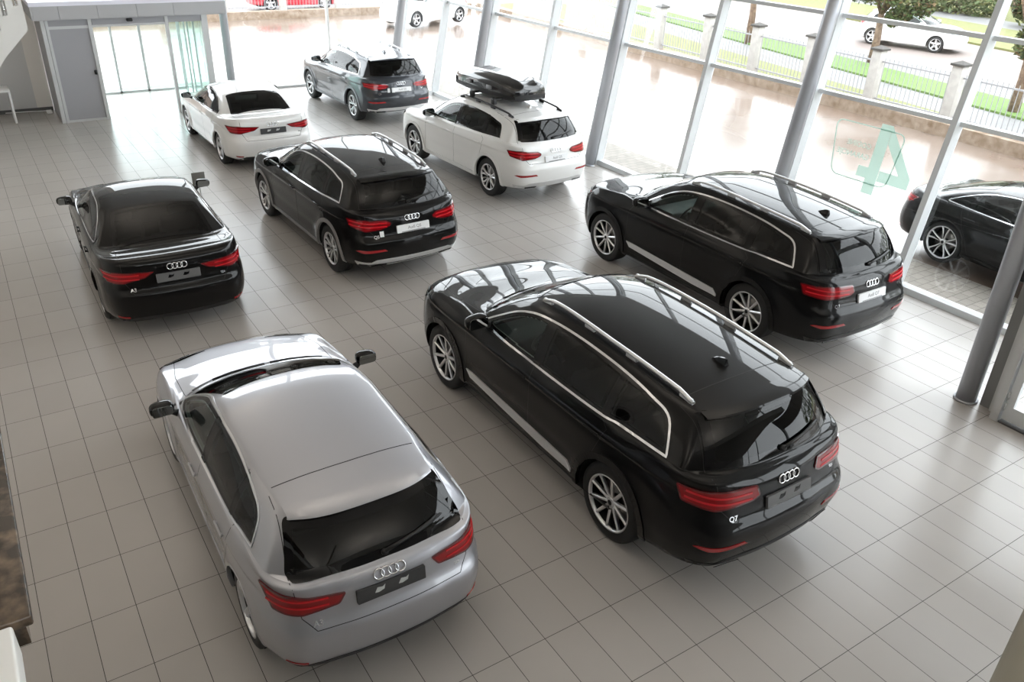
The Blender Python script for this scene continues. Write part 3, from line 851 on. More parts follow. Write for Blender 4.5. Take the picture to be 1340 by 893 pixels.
        for me in (tme, rme):
            bm = bmesh.new(); bm.from_mesh(me); bmesh.ops.recalc_face_normals(bm, faces=bm.faces[:]); bm.to_mesh(me); bm.free()
        for ax in (sF, sR):
            for sg in (1, -1):
                k = self.put('wheel', tme, ['rubber'], None, ((hw - .028 - T['tw'] / 2) * sg, yc - ax, r), 0 if sg > 0 else PI)
                self.put('rim', rme, ['rim', 'rim_dark', 'disc'], k)
        # ---------------- roof rails, antenna, wiper
        e9 = T['cr'][9][0]
        if T['rails']:
            for sg in (1, -1):
                m = MB(); P = []; a, b = s9 + .22, e9 - .22
                for k in range(26):
                    t = k / 25; s = lerp(a, b, t); x = sg * hw * (.612 - .015 * abs(2 * t - 1))
                    h = S.hit('top', x, s); lift = .036 * min(1, sstep(t, 0, .07)) * min(1, sstep(1 - t, 0, .07))
                    P.append(h[0] + Vector((0, 0, lift + .008)))
                vs = []; fs = []
                for p in P:
                    for dx, dz in ((-.017, -.012), (-.019, .004), (-.010, .014), (.010, .014), (.019, .004), (.017, -.012)): vs.append(p + Vector((dx, 0, dz)))
                for i in range(25):
                    for j in range(6): fs.append((i * 6 + j, i * 6 + (j + 1) % 6, (i + 1) * 6 + (j + 1) % 6, (i + 1) * 6 + j))
                fs += [tuple(range(6)), tuple(25 * 6 + j for j in range(6))[::-1]]
                m.add(vs, fs, 0, True)
                for t in (.035, .36, .66, .965):
                    p = P[int(round(t * 25))]; m.rbox(p.x - .016, p.x + .016, p.y - .07, p.y + .07, p.z - .05, p.z + .002, .01)
                self.put('roof_rail', m.mesh('roof_rail', []), ['rail'])
        h = S.hit('top', 0, e9 - (.52 if not deck else .14)); has_fin = suv or typ == 'coupe'
        m = MB(); p = h[0]; prof = [(-.09, 0), (-.06, .022), (.0, .05), (.05, .062), (.068, .06), (.075, .0)]
        vs = []; 
        for s_, z_ in prof:
            ww = .022 * (1 - z_ / .075) + .004
            vs += [(p.x - ww, p.y - s_, p.z + z_ - .004), (p.x + ww, p.y - s_, p.z + z_ - .004)]
        fs = [(2 * i, 2 * i + 1, 2 * i + 3, 2 * i + 2) for i in range(5)] + [tuple(2 * i for i in range(6)), tuple(2 * i + 1 for i in range(6))[::-1]]
        m.add(vs, fs)
        if has_fin: self.put('antenna', m.mesh('antenna', []), ['antenna'])
        if T['wiper']:
            m = MB(); gz = T['glass'][0][1]
            M = S.frame('rear', 0, gz + .03, .006)
            m.tube([M @ Vector((0, 0, -.01)), M @ Vector((0, 0, .03))], .024, 14)
            pts = [S.hit('rear', x, gz + .035 + .065 * (x / .5)) for x in (.0, .12, .25, .38, .46)]
            m.tube([q[0] + q[1] * .025 for q in pts], [.016, .013, .012, .011, .008], 8)
            pts = [S.hit('rear', x, gz + .030 + .055 * (x / .5)) for x in (.08, .2, .32, .42, .50)]
            m.tube([q[0] + q[1] * .014 for q in pts], .007, 6)
            self.put('wiper', m.mesh('wiper', []), ['plastic'])
        for sg in (0, 1):
            m = MB(); x0 = -.50 + .62 * sg
            pts = [S.hit('top', x * hw, s7 + .05 + .10 * abs(x) ** 2 + dd) for x, dd in ((x0, .02), (x0 + .2, .035), (x0 + .4, .045), (x0 + .55, .05))]
            m.tube([q[0] + q[1] * .014 for q in pts], .008, 6); self.put('wiper', m.mesh('wiper', []), ['plastic'])
        # ---------------- cabin
        zs_ = .12 if typ == 'suv7' else (.08 if suv else 0.0)
        sx = .36 if not suv else .40; sy = yc - (bc - .16)
        sm_ = seat_mb(); hm = headrest_mb(); sme, hme = sm_.mesh('seat', []), hm.mesh('headrest', [])
        for sg in (1, -1):
            k = self.put('front_seat', sme, ['seat'], None, (sg * sx, sy, zs_)); self.put('headrest', hme, ['seat'], k)
        m = seat_mb(1.16 if not suv else 1.26, .58); by, bz = (.66, -.12) if deck else (.86, .02)
        k = self.put('rear_bench', m.mesh('rear_bench', []), ['seat'], None, (0, sy - by, zs_ + bz))
        for x in (-.36, 0, .36): self.put('headrest', hme, ['seat'], k, (x, 0, -.06))
        m = MB(); zp_ = T['zr'][6] - .07
        m.rbox(-hw * .76, hw * .76, yc - T['cr'][7][0] + .14, sy - .86 - .42, zp_ - .02, zp_, .008)
        self.put('parcel_shelf', m.mesh('parcel_shelf', []), ['dash'])
        m = MB(); zd = T['zf'][6] - .03
        m.rbox(-hw * .80, hw * .80, yc - s7 - .75, yc - s7 - .28, zd - .30, zd - .01, .05)
        k = self.put('dashboard', m.mesh('dashboard', []), ['dash'])
        m = MB(); cx, cy, cz = -sx, yc - s7 - .82, zd - .02
        Mw = Matrix.Translation((cx, cy, cz)) @ Matrix.Rotation(math.radians(-62), 4, 'X')
        m.tube([Mw @ Vector((.185 * math.cos(t), .185 * math.sin(t), 0)) for t in np.linspace(0, 2 * PI, 28, endpoint=False)], .015, 8, closed=True)
        m.rbox(-.07, .07, -.06, .06, -.02, .03, .02, M=Mw)
        for a in (0, PI, -PI / 2): m.rbox(.05, .18, -.016, .016, -.008, .010, .006, M=Mw @ Matrix.Rotation(a, 4, 'Z'))
        m.tube([Mw @ Vector((0, 0, 0)), Mw @ Vector((0, 0, -.3))], .03, 10)
        self.put('steering_wheel', m.mesh('steering_wheel', []), ['dash'])
    def put(self, name, me, mats, parent=None, loc=(0, 0, 0), rz=0.0):
        for _ in range(len(mats) - len(me.materials)): me.materials.append(None)
        self.parts.append((name, parent, me, mats, loc, rz)); return len(self.parts) - 1

    def build(self, name, loc, rz, M, plate=None, badge=None, side_badge=None, lite=False):
        """one car: an Empty on the ground under the middle of the wheelbase, parts below it"""
        root = empty(name, loc, rz); obs = []; S, T = self.S, self.T
        skip = {'parcel_shelf', 'seat', 'headrest', 'dashboard', 'steering_wheel', 'rear_bench', 'front_seat', 'cowl', 'wiper', 'panel_gap', 'antenna', 'door_handle', 'reflector', 'exhaust', 'light_bar', 'grille', 'diffuser', 'mirror_glass', 'pillar_cover'} if lite else set()
        for nm, par, me, mats, l, r in self.parts:
            if nm in skip or (par is not None and obs[par] is None): obs.append(None); continue
            o = bpy.data.objects.new(nm, me); COL.objects.link(o)
            o.parent = root if par is None else obs[par]
            o.location = l; o.rotation_euler = (0, 0, r)
            for i, k in enumerate(mats):
                if i >= len(o.material_slots): break
                o.material_slots[i].link = 'OBJECT'; o.material_slots[i].material = M[k]
            obs.append(o)
        if plate: self.plate(root, plate, M)
        if not lite:
            self.rings(root, M)
            if badge: self.script(root, badge, -.60 * T['hw'], T['zr'][4] - (.155 if not self.typ.startswith('suv') else .19), .062, M)
            if side_badge: self.script(root, side_badge, .60 * T['hw'], T['zr'][4] - (.115 if not self.typ.startswith('suv') else .13), .036, M)
        return root
    def rings(self, root, M):
        m = MB(); R = .037; F = self.S.frame('rear', 0, self.T['emblem_z'], .005)
        for k in range(4):
            cx = (k - 1.5) * .054
            m.tube([F @ Vector((cx + R * math.cos(t), R * math.sin(t), 0)) for t in np.linspace(0, 2 * PI, 28, endpoint=False)], .0062, 8, closed=True)
        m.obj('emblem', M['chrome'], root)
    def script(self, root, body, x, z, size, M):
        F = self.S.frame('rear', x, z, .002); v, f = text_geo(body, size, .002, bold=.0012)
        MB().add([F @ p for p in v], f).obj('model_badge', M['chrome'], root, fix=False)
    def plate(self, root, kind, M):
        S, T = self.S, self.T; zp = T['plate_z']; w, h = .26, .055
        hs = [S.hit('rear', x, zp + dz) for x in (-.2, 0, .2) for dz in (-.05, 0, .05)]
        y = min(p[0].y for p in hs); up = S.hit('rear', 0, zp + .05)[0] - S.hit('rear', 0, zp - .05)[0]
        up = Vector((0, up.y, up.z)).normalized(); X = Vector((1, 0, 0)); n = X.cross(up)
        F = Matrix((X, up, n)).transposed().to_4x4(); F.translation = Vector((0, y + .004, zp)) + n * .008
        m = MB(); m.prism(rpoly([(-w, -h), (w, -h), (w, h), (-w, h)], .008), -.02, .004, F, 0)
        if kind == 'blank':
            # dark holder with light clips showing through its openings
            for a, b in ((-.13, -.05), (.05, .13)):
                m.prism([(a, -.008), (a + .02, .030), (b - .02, .022), (b, .036), (b - .01, .0), (a + .03, -.012)], .004, .0055, F, 1)
            m.prism([(-.245, -.046), (.245, -.046), (.245, -.040), (-.245, -.040)], .004, .006, F, 0)
            m.obj('plate_holder', [M['holder'], M['holder_clip']], root)
        else:
            v, f = text_geo(kind, .062, .0006, bold=.0006)
            m.add([F @ (p + Vector((.02, .004, .0048))) for p in v], f, 1)
            m.prism([(-.19, -.053), (.19, -.053), (.19, -.040), (-.19, -.040)], .0042, .005, F, 1)
            m.obj('license_plate', [M['plate_white'], M['plate_ink']], root, fix=False)
# ------------------------------------------------------------------ car materials
def paint(name, color, metal=0.0, rough=.35, coat=1.0):
    return mat(name, color, rough, metal, coat, .5 if metal or max(color) > .3 else .08, coat_rough=.012, coat_ior=1.5 if metal or max(color) > .3 else 1.33)
CM = dict(
    glass_front=glass_mat('car_glass_clear', (.62, .71, .68), 1.42), glass_rear=glass_mat('car_glass_privacy', (.085, .105, .098), 1.42),
    glass_back=glass_mat('car_glass_rear', (.055, .075, .066), 1.42),
    frit=mat('black_gloss_border', (.004, .004, .0045), .03, 0, 0, .33), trim=mat('bright_window_trim', (.82, .83, .85), .18, 1.0),
    trim_dark=mat('dark_satin_metal', (.12, .12, .13), .3, 1.0), gap=mat('panel_gap_dark', (.006, .006, .006), .7),
    plastic=mat('black_plastic', (.012, .012, .013), .42), underbody=mat('underbody_black', (.008, .008, .008), .8),
    lining=mat('cabin_cloth', (.24, .24, .235), .9), seat=mat('seat_cloth', (.10, .10, .105), .7), dash=mat('dash_plastic', (.02, .02, .021), .6),
    rubber=mat('tyre_rubber', (.014, .014, .015), .62), rim=mat('alloy_silver', (.78, .78, .80), .30, .9), rim_dark=mat('alloy_dark_grey', (.035, .035, .038), .4, .6),  # rim_dark: dark grey alloy for barrel, backing and hub cap
    disc=mat('brake_disc', (.35, .34, .33), .35, 1.0), chrome=mat('chrome', (.85, .86, .88), .08, 1.0), mirror=mat('mirror_silver', (.30, .32, .33), .03, 1.0),
    lamp_red=mat('lamp_red', (.26, .002, .005), .16, 0, .35), lamp_dark=mat('lamp_red_dark', (.11, .003, .006), .15, 0, 1.0), lamp_bright=mat('lamp_red_bright', (.62, .010, .018), .22, 0, .35),
    lamp_red2=mat('reflector_red', (.32, .004, .008), .2, 0, .8), lamp_clear=mat('headlamp_clear', (.42, .45, .48), .12, .6, 1.0),
    holder=mat('plate_holder_grey', (.045, .045, .047), .45), holder_clip=mat('plate_clip_pale', (.55, .57, .56), .4),
    plate_white=mat('plate_white', (.80, .81, .82), .3), plate_ink=mat('plate_ink', (.28, .28, .29), .5),
)
P_BLACK = paint('paint_black', (.002, .002, .0023), 0, .5)
P_WHITE = paint('paint_white', (.80, .80, .79), 0, .35)
P_SILVER = paint('paint_silver', (.45, .455, .49), .72, .42)
P_GREY = paint('paint_dark_blue_grey', (.016, .020, .028), .4, .32)
P_BROWNBLACK = paint('paint_black_warm', (.0028, .0024, .0023), 0, .5)
GREYPL = mat('satin_grey_cladding', (.27, .265, .26), .38, .2)
SKID = mat('skid_plate_silver', (.62, .62, .62), .4, .25)
SILV = mat('satin_aluminium', (.74, .75, .77), .36, .55)
BLK = dict(holder=mat('plate_holder_mid_grey', (.15, .15, .152), .4), holder_clip=CM['frit'])
def look(p, arch=None, rocker=None, rail=None, trim=None, valance=None, mirror=None, handle=None, **kw):
    d = dict(CM); d.update(paint=p, arch=arch or p, rocker=rocker or p, rail=rail or SILV, valance=valance or CM['plastic'], mirror_cap=mirror or p, handle=handle or p, antenna=p)
    if trim: d['trim'] = trim
    d.update(kw); return d
EXPO, SKY, FILL_POWER = 1.29, 2.8, 92
# ================================================================== SCENE
SC = bpy.context.scene
TX, TY = .327, .6612          # floor tile
# ------------------------------------------------------------------ camera
cam = bpy.data.cameras.new('camera'); cam_o = bpy.data.objects.new('camera', cam); COL.objects.link(cam_o)
Rr = [Vector((.84000549, -.54163404, .03198975)), Vector((-.23617147, -.41807911, -.87717324)), Vector((.48848113, .72927527, -.47910726))]
Mc = Matrix((Rr[0], -Rr[1], -Rr[2])).transposed().to_4x4(); Mc.translation = Vector((.48921, -11.47067, 5.08703))
cam_o.matrix_world = Mc; cam.sensor_width = 36; cam.lens = 1068.07 / 1340 * 36; cam.clip_end = 400
SC.camera = cam_o
vs = SC.view_settings; vs.view_transform = 'Standard'; vs.look = 'None'; vs.gamma = 1; vs.use_curve_mapping = False; vs.exposure = EXPO
SC.cycles.use_denoising = True
SC.cycles.max_bounces = 10; SC.cycles.transparent_max_bounces = 24; SC.cycles.glossy_bounces = 5; SC.cycles.diffuse_bounces = 5
SC.cycles.sample_clamp_indirect = 8

# ------------------------------------------------------------------ sky
w = bpy.data.worlds.new('overcast_sky'); SC.world = w; w.use_nodes = True
nt = w.node_tree; N = nt.nodes; L = nt.links; bg = N['Background']
tc = N.new('ShaderNodeTexCoord'); sp = N.new('ShaderNodeSeparateXYZ'); L.new(tc.outputs['Generated'], sp.inputs[0])
rp = N.new('ShaderNodeValToRGB'); e = rp.color_ramp.elements
e[0].position = 0; e[0].color = (.82, .855, .89, 1); e[1].position = .8; e[1].color = (.91, .955, 1.0, 1)
L.new(sp.outputs['Z'], rp.inputs[0]); L.new(rp.outputs[0], bg.inputs['Color']); bg.inputs['Strength'].default_value = SKY

# ------------------------------------------------------------------ materials
def tile_build(m, nt, b):
    N = nt.nodes; L = nt.links
    g = N.new('ShaderNodeNewGeometry'); s = N.new('ShaderNodeSeparateXYZ'); L.new(g.outputs['Position'], s.inputs[0])
    def mth(op, a, bb=None, cc=None):
        n = N.new('ShaderNodeMath'); n.operation = op
        for i, x in enumerate((a, bb, cc)):
            if x is None: continue
            if isinstance(x, (int, float)): n.inputs[i].default_value = x
            else: L.new(x, n.inputs[i])
        return n.outputs[0]
    masks = []; ids = []
    for ax, per, gw in (('X', TX, .0048), ('Y', TY, .0048)):
        d = mth('DIVIDE', s.outputs[ax], per); fl = mth('FLOOR', d); fr = mth('SUBTRACT', d, fl)
        e1 = mth('ABSOLUTE', mth('SUBTRACT', fr, .5)); masks.append(mth('GREATER_THAN', e1, .5 - gw / 2 / per)); ids.append(fl)
    gr = mth('MAXIMUM', masks[0], masks[1])
    cb = N.new('ShaderNodeCombineXYZ'); L.new(ids[0], cb.inputs[0]); L.new(ids[1], cb.inputs[1])
    wn = N.new('ShaderNodeTexWhiteNoise'); wn.noise_dimensions = '2D'; L.new(cb.outputs[0], wn.inputs['Vector'])
    n1 = N.new('ShaderNodeTexNoise'); n1.inputs['Scale'].default_value = 2.6; n1.inputs['Detail'].default_value = 5; L.new(g.outputs['Position'], n1.inputs['Vector'])
    v = mth('ADD', mth('MULTIPLY', wn.outputs['Value'], .06), mth('MULTIPLY', n1.outputs['Fac'], .06)); v = mth('ADD', v, .94)
    base = N.new('ShaderNodeMix'); base.data_type = 'RGBA'; base.blend_type = 'MULTIPLY'; base.inputs['Factor'].default_value = 1
    base.inputs['A'].default_value = (.445, .420, .396, 1); L.new(v, base.inputs['B'])
    mx = N.new('ShaderNodeMix'); mx.data_type = 'RGBA'; L.new(gr, mx.inputs['Factor']); L.new(base.outputs['Result'], mx.inputs['A']); mx.inputs['B'].default_value = (.035, .033, .031, 1)
    L.new(mx.outputs['Result'], b.inputs['Base Color'])
    r = mth('MAXIMUM', .26, mth('MULTIPLY', gr, .8)); L.new(r, b.inputs['Roughness'])
    bp = N.new('ShaderNodeBump'); bp.inputs['Strength'].default_value = .25; bp.inputs['Distance'].default_value = .002
    L.new(mth('SUBTRACT', 1.0, gr), bp.inputs['Height']); L.new(bp.outputs[0], b.inputs['Normal'])
M_TILE = mat('floor_tile', build=tile_build)
def paver_build(m, nt, b):
    N = nt.nodes; L = nt.links
    g = N.new('ShaderNodeNewGeometry'); br = N.new('ShaderNodeTexBrick'); L.new(g.outputs['Position'], br.inputs['Vector'])
    br.inputs['Scale'].default_value = 1; br.inputs['Brick Width'].default_value = .22; br.inputs['Row Height'].default_value = .16; br.inputs['Mortar Size'].default_value = .008
    br.inputs['Color1'].default_value = (.25, .225, .195, 1); br.inputs['Color2'].default_value = (.20, .18, .155, 1); br.inputs['Mortar'].default_value = (.13, .115, .10, 1)
    L.new(br.outputs['Color'], b.inputs['Base Color'])
M_PAVER = mat('concrete_pavers', rough=.7, build=paver_build)
M_ASPH = mat('wet_asphalt', rough=.3, build=noise_col(.35, (.15, .105, .08), (.215, .175, .15), .35, .65, 6, rough=(.06, .34)))
M_ROAD = mat('road_surface', rough=.6, build=noise_col(.5, (.165, .13, .115), (.20, .165, .15), .3, .7, 5))
M_PATH = mat('path_concrete', rough=.6, build=noise_col(.6, (.14, .138, .138), (.185, .182, .18), .3, .7, 5))
M_GRASS = mat('lawn_green', rough=.8, build=noise_col(9, (.070, .135, .022), (.11, .19, .035), .3, .7, 6, .4))
M_GRASSY = mat('lawn_dry', rough=.8, build=noise_col(7, (.11, .125, .035), (.165, .16, .055), .3, .7, 6, .4))
M_KERB = mat('kerb_stone', rough=.75, build=noise_col(5, (.17, .11, .065), (.32, .25, .19), .3, .7, 8, .5))
M_PILLAR = mat('pale_concrete', rough=.8, build=noise_col(6, (.36, .34, .32), (.46, .44, .41), .3, .7, 6))
M_PCAP = mat('weathered_cap', (.06, .055, .05), .8)
M_IRON = mat('fence_iron', (.30, .30, .31), .5)
M_WALL = mat('plaster_grey', (.60, .595, .59), .8)
M_WALLW = mat('plaster_light', (.66, .65, .63), .8)
M_BEIGE = mat('plaster_beige', (.78, .74, .69), .8)
M_CEIL = mat('ceiling_grey', (.36, .355, .345), .8)
M_SKIRT = mat('skirting_dark', (.10, .10, .10), .5)
M_ALU = mat('window_white_aluminium', (.66, .68, .69), .4, 0, .2)
M_ALUG = mat('column_grey_metal', (.46, .47, .50), .36, .4)
M_FASCIA = mat('fascia_panel_grey', (.45, .45, .46), .42, .1)
M_PANEL = mat('door_panel_grey', (.36, .36, .38), .45, .1)
M_FRAME = mat('frame_grey', (.58, .59, .59), .4, .2)
M_WHITE = mat('white_lacquer', (.82, .82, .80), .35)
M_GLASS = glass_mat('window_glass', (.965, .975, .972), 1.45)
M_GLASSG = glass_mat('door_glass_green', (.90, .97, .955), 1.45)
def film_build(m, nt, b):
    N = nt.nodes; L = nt.links; out = N['Material Output']
    tl = N.new('ShaderNodeBsdfTranslucent'); tl.inputs['Color'].default_value = (.48, .56, .525, 1)
    tr = N.new('ShaderNodeBsdfTransparent'); tr.inputs['Color'].default_value = (.72, .82, .775, 1)
    mx = N.new('ShaderNodeMixShader'); mx.inputs['Fac'].default_value = .55
    L.new(tl.outputs[0], mx.inputs[1]); L.new(tr.outputs[0], mx.inputs[2]); L.new(mx.outputs[0], out.inputs['Surface'])
M_MINT = mat('mint_window_film', build=film_build)
M_BLACKP = CM['plastic']
M_STONE = mat('dark_polished_stone', rough=.12, build=noise_col(14, (.035, .025, .018), (.17, .12, .08), .45, .75, 8))
M_LEAF = mat('leaf_green', (.055, .085, .02), .6); M_LEAF2 = mat('leaf_olive', (.11, .12, .03), .6); M_LEAF3 = mat('leaf_rust', (.14, .085, .03), .6)
M_BARK = mat('bark', rough=.9, build=noise_col(9, (.10, .06, .04), (.22, .15, .10)))

def struct(o): o['kind'] = 'structure'; return o
# ------------------------------------------------------------------ ground and shell
LEAN = .173; GX = 11.79
def gx(z): return GX + LEAN * z
ZT = 6.9
struct(MB().box(-8, GX + .05, -20, 12.45, -.25, 0).box(2.25, 5.85, 12.45, 13.5, -.25, 0).obj('floor', M_TILE))
struct(MB().box(-8.2, gx(ZT) + .2, -20.2, 12.6, ZT, ZT + .25).obj('ceiling', M_CEIL))
struct(MB().box(-8.2, -8, -20, 12.45, 0, ZT).obj('wall_left', M_WALLW))
struct(MB().box(-8.2, 9.6, -20.2, -20, 0, 3.9).obj('wall_back', M_WALLW))
for i in range(6):  # unseen back-wall windows, added to brighten the cars from behind
    x0 = -8.1 + i * 2.95
    struct(MB().box(x0 + .05, x0 + 2.9, -20.1, -20.09, 3.9, ZT).obj('window_%d' % (20 + i), M_GLASS)); struct(MB().box(x0 - .05, x0 + .05, -20.15, -20.05, 3.9, ZT).obj('mullion', M_ALU))
struct(MB().box(-8, 2.22, 12.15, 12.45, 0, ZT).obj('wall_front', M_WALL))
struct(MB().box(1.86, 2.22, 12.10, 12.16, 0, ZT).obj('wall_pilaster', M_BEIGE))
struct(MB().box(-8, 2.20, 12.08, 12.10, 0, .09).obj('baseboard_front', M_SKIRT))
struct(MB().box(9.62, 9.85, -20, -12.2, 0, .9).obj('wall_right', M_WALLW))
struct(MB().box(9.55, 9.70, -12.2, -7.72, 2.75, 3.0).obj('trim_1', M_ALU))
struct(MB().box(9.62, 12.4, -7.83, -7.72, 2.75, 3.0).obj('trim_2', M_ALU))
for i, (y0, y1, z0) in enumerate(((-10.0, -7.85, 3.0), (-12.2, -10.06, 3.0), (-14.8, -12.26, .9), (-17.4, -14.86, .9), (-19.95, -17.46, .9))):
    struct(MB().box(9.61, 9.622, y0, y1, z0, ZT).obj('window_%d' % (14 + i), M_GLASS))
    struct(MB().box(9.57, 9.67, y1, y1 + .06, z0, ZT).obj('mullion', M_ALU))
struct(MB().box(9.70, 12.3, -7.78, -7.768, 3.0, ZT).obj('window_19', M_GLASS))
# mezzanine behind the camera
struct(MB().box(.2, 9.6, -20, -11.3, 3.1, 3.42).box(-8, .2, -20, -12.0, 3.1, 3.42).obj('floor_mezzanine', M_WALLW))

struct(MB().box(-8, .19, -12.0, -7.2, 2.86, 3.08).obj('floor_gallery', M_WALLW))
# outside ground, laid out as strips that run along the street
def zone(name, x0, x1, s0, s1, m, z=-.05, y0=-30, y1=75, kind='structure'):
    o = MB().add([(x0 + s0 * y0, y0, z), (x1 + s1 * y0, y0, z), (x1 + s1 * y1, y1, z), (x0 + s0 * y1, y1, z)] + [(x0 + s0 * y0, y0, z - .2), (x1 + s1 * y0, y0, z - .2), (x1 + s1 * y1, y1, z - .2), (x0 + s0 * y1, y1, z - .2)],
        [(0, 1, 2, 3), (7, 6, 5, 4), (0, 4, 5, 1), (1, 5, 6, 2), (2, 6, 7, 3), (3, 7, 4, 0)]).obj(name, m)
    o['kind'] = kind; return o
struct(MB().box(GX + .05, 13.15, -30, 13.6, -.25, -.04).obj('pavement_strip', M_PAVER))
struct(MB().box(-30, 13.15, 13.5, 14.3, -.25, -.041).box(5.85, 13.15, 12.45, 13.5, -.25, -.041).obj('pavement_front', M_PAVER))
zone('yard_ground', 13.1, 21.6, 0, .065, M_ASPH, -.06, -30, 27)
struct(MB().box(-40, 13.12, 14.25, 27, -.26, -.061).obj('yard_ground_front', M_ASPH))
zone('lawn_verge', 21.6, 22.9, .065, .20, M_GRASSY, .16, -9, 27)
zone('footpath', 22.9, 24.7, .20, .22, M_PATH, .10, -9)
struct(MB().box(21.7, 150, -40, 80, -.6, -.3).obj('ground_base', M_PATH))
zone('lawn', 24.7, 26.6, .22, .22, M_GRASS, .16, -12)
zone('footpath_far', 26.6, 28.9, .22, .22, M_PATH, .08)
zone('road', 28.9, 36.0, .22, .22, M_ROAD, .0)
zone('lawn_far', 36.0, 42.0, .22, .22, M_GRASSY, .08)
zone('pavement_far', 42.0, 45.0, .22, .22, M_PATH, .06)
zone('ground_far', 45.0, 140, .22, .22, M_GRASSY, .05)
struct(MB().box(-40, 60, 26.75, 110, -.3, -.07).obj('street_front', M_ROAD))

# ------------------------------------------------------------------ leaning glass wall
mul_y = [12.27, 9.76, 7.26, 4.70, 2.18, -.30, -2.745, -5.18, -7.62]
TRZ = [2.46, 3.60, 5.3]
def lean_box(mb, y0, y1, a0, a1, z0, z1, mi=0):
    """box that leans with the glass: a0..a1 is its depth measured from the glass plane"""
    vs_ = [(gx(z) + a, y, z) for z in (z0, z1) for y in (y0, y1) for a in (a0, a1)]
    return mb.add(vs_, [(0, 2, 3, 1), (4, 5, 7, 6), (0, 1, 5, 4), (2, 6, 7, 3), (0, 4, 6, 2), (1, 3, 7, 5)], mi)
for i, y in enumerate(mul_y):
    m = MB(); lean_box(m, y - .045, y + .045, -.17, .03, 0, ZT); m2 = m.obj('mullion', M_ALU); struct(m2)
for i in range(8):
    y1, y0 = mul_y[i] - .045, mul_y[i + 1] + .045
    o = lean_box(MB(), y0, y1, -.006, .006, .08, ZT).obj('window_%d' % (i + 1), M_GLASS); struct(o)
    lean_box(MB(), y0, y1, -.13, .04, .0, .09).obj('sill', M_ALU, o)
    for z in TRZ:
        lean_box(MB(), y0, y1, -.085, .03, z - .03, z + .03).obj('transom', M_ALU, o)
# round steel columns that lean with the facade
for y in (12.0, 7.26, 2.18, -2.745):
    m = MB(); x0 = GX - .32
    m.tube([(x0 + LEAN * z, y, z) for z in (0, ZT)], .115, 24); m.tube([(x0, y, 0), (x0 + LEAN * .012, y, .012)], .15, 24)
    for z in TRZ: m.tube([(x0 + LEAN * z, y, z), (x0 + LEAN * z + .20, y, z)], .02, 8)
    struct(m.obj('column', M_ALUG))
m = MB(); m.tube([(9.60, -7.60, 0), (9.60, -7.60, ZT)], .112, 28); m.tube([(9.60, -7.60, 0), (9.60, -7.60, .022)], .135, 28)
struct(m.obj('column', M_ALUG))

# ------------------------------------------------------------------ front glass facade
FY = 12.4
fx = [5.95, 6.72, 9.68, 12.1]
for i in range(1, 3):
    o = MB().box(fx[i] + .03, fx[i + 1] - .03, FY - .006, FY + .006, .06, ZT).obj('window_%d' % (8 + i), M_GLASS); struct(o)
    MB().box(fx[i] + .03, fx[i + 1] - .03, FY - .05, FY + .05, 0, .06).obj('sill', M_ALU, o)
    MB().box(fx[i] + .03, fx[i + 1] - .03, FY - .05, FY + .05, 4.0, 4.06).obj('transom', M_ALU, o)
o = MB().add([(12.1, FY - .006, .06), (gx(.06), FY - .006, .06), (gx(ZT), FY - .006, ZT), (12.1, FY - .006, ZT)] + [(12.1, FY + .006, .06), (gx(.06), FY + .006, .06), (gx(ZT), FY + .006, ZT), (12.1, FY + .006, ZT)],
    [(0, 1, 2, 3), (7, 6, 5, 4), (0, 4, 5, 1), (1, 5, 6, 2), (2, 6, 7, 3), (3, 7, 4, 0)]).obj('window_11', M_GLASS); struct(o)
o = MB().box(5.9, 6.66, FY - .006, FY + .006, .06, ZT).obj('window_12', M_GLASS); struct(o)
o = MB().box(2.22, 5.9, FY - .006, FY + .006, 2.75, ZT).obj('window_13', M_GLASS); struct(o)
for x in (9.68, 12.1): struct(MB().box(x - .03, x + .03, FY - .06, FY + .06, 0, ZT).obj('mullion', M_WHITE))
m = MB(); m.tube([(6.72, FY - .12, 0), (6.72, FY - .12, ZT)], .105, 24); m.tube([(6.72, FY - .12, 0), (6.72, FY - .12, .02)], .13, 24); struct(m.obj('column', M_ALUG))

# ------------------------------------------------------------------ entrance vestibule
vb = tag(empty('entrance_vestibule', (4.0, 10.6, 0)), 'grey panelled entrance box with sliding glass doors in the far corner', 'vestibule')
def vpart(name, m, *boxes, par=vb):
    mb = MB()
    for b in boxes: mb.box(b[0] - 4.0, b[1] - 4.0, b[2] - 10.6, b[3] - 10.6, b[4], b[5])
    return mb.obj(name, m, par)
VY = 10.6
for x0, x1 in ((2.10, 2.62), (2.62, 3.42), (3.42, 4.26), (4.26, 5.08), (5.08, 6.30)):
    vpart('fascia_panel', M_FASCIA, (x0 + .004, x1 - .004, VY - .22, VY - .18, 2.32, 2.62))
vpart('fascia_backing', M_FASCIA, (2.10, 6.28, VY - .178, VY - .15, 2.33, 2.61))
vpart('fascia_panel', M_FASCIA, (2.06, 2.10, VY - .22, 12.08, 2.32, 2.62))
vpart('roof', M_WHITE, (2.06, 6.30, VY - .22, 13.5, 2.62, 2.68))
vpart('roof_edge', mat('bluish_edge_highlight', (.85, .85, .95), .3), (2.05, 6.31, VY - .235, VY - .19, 2.60, 2.69), (2.05, 2.10, VY - .2, 12.08, 2.60, 2.69))  # highlight along the roof edge is put into this bluish white
vpart('soffit', M_FASCIA, (2.10, 6.28, VY - .18, VY + .10, 2.30, 2.33))
vpart('header', M_PANEL, (2.36, 3.19, VY - .02, VY + .06, 2.14, 2.31), (3.28, 4.88, VY - .02, VY + .06, 2.14, 2.31), (4.95, 5.73, VY - .02, VY + .06, 2.14, 2.31))
for x0, x1 in ((2.22, 2.30), (2.31, 2.37), (3.19, 3.27), (4.88, 4.95), (5.73, 5.87)):
    vpart('post', M_FRAME, (x0, x1, VY - .05, VY + .08, 0, 2.31))
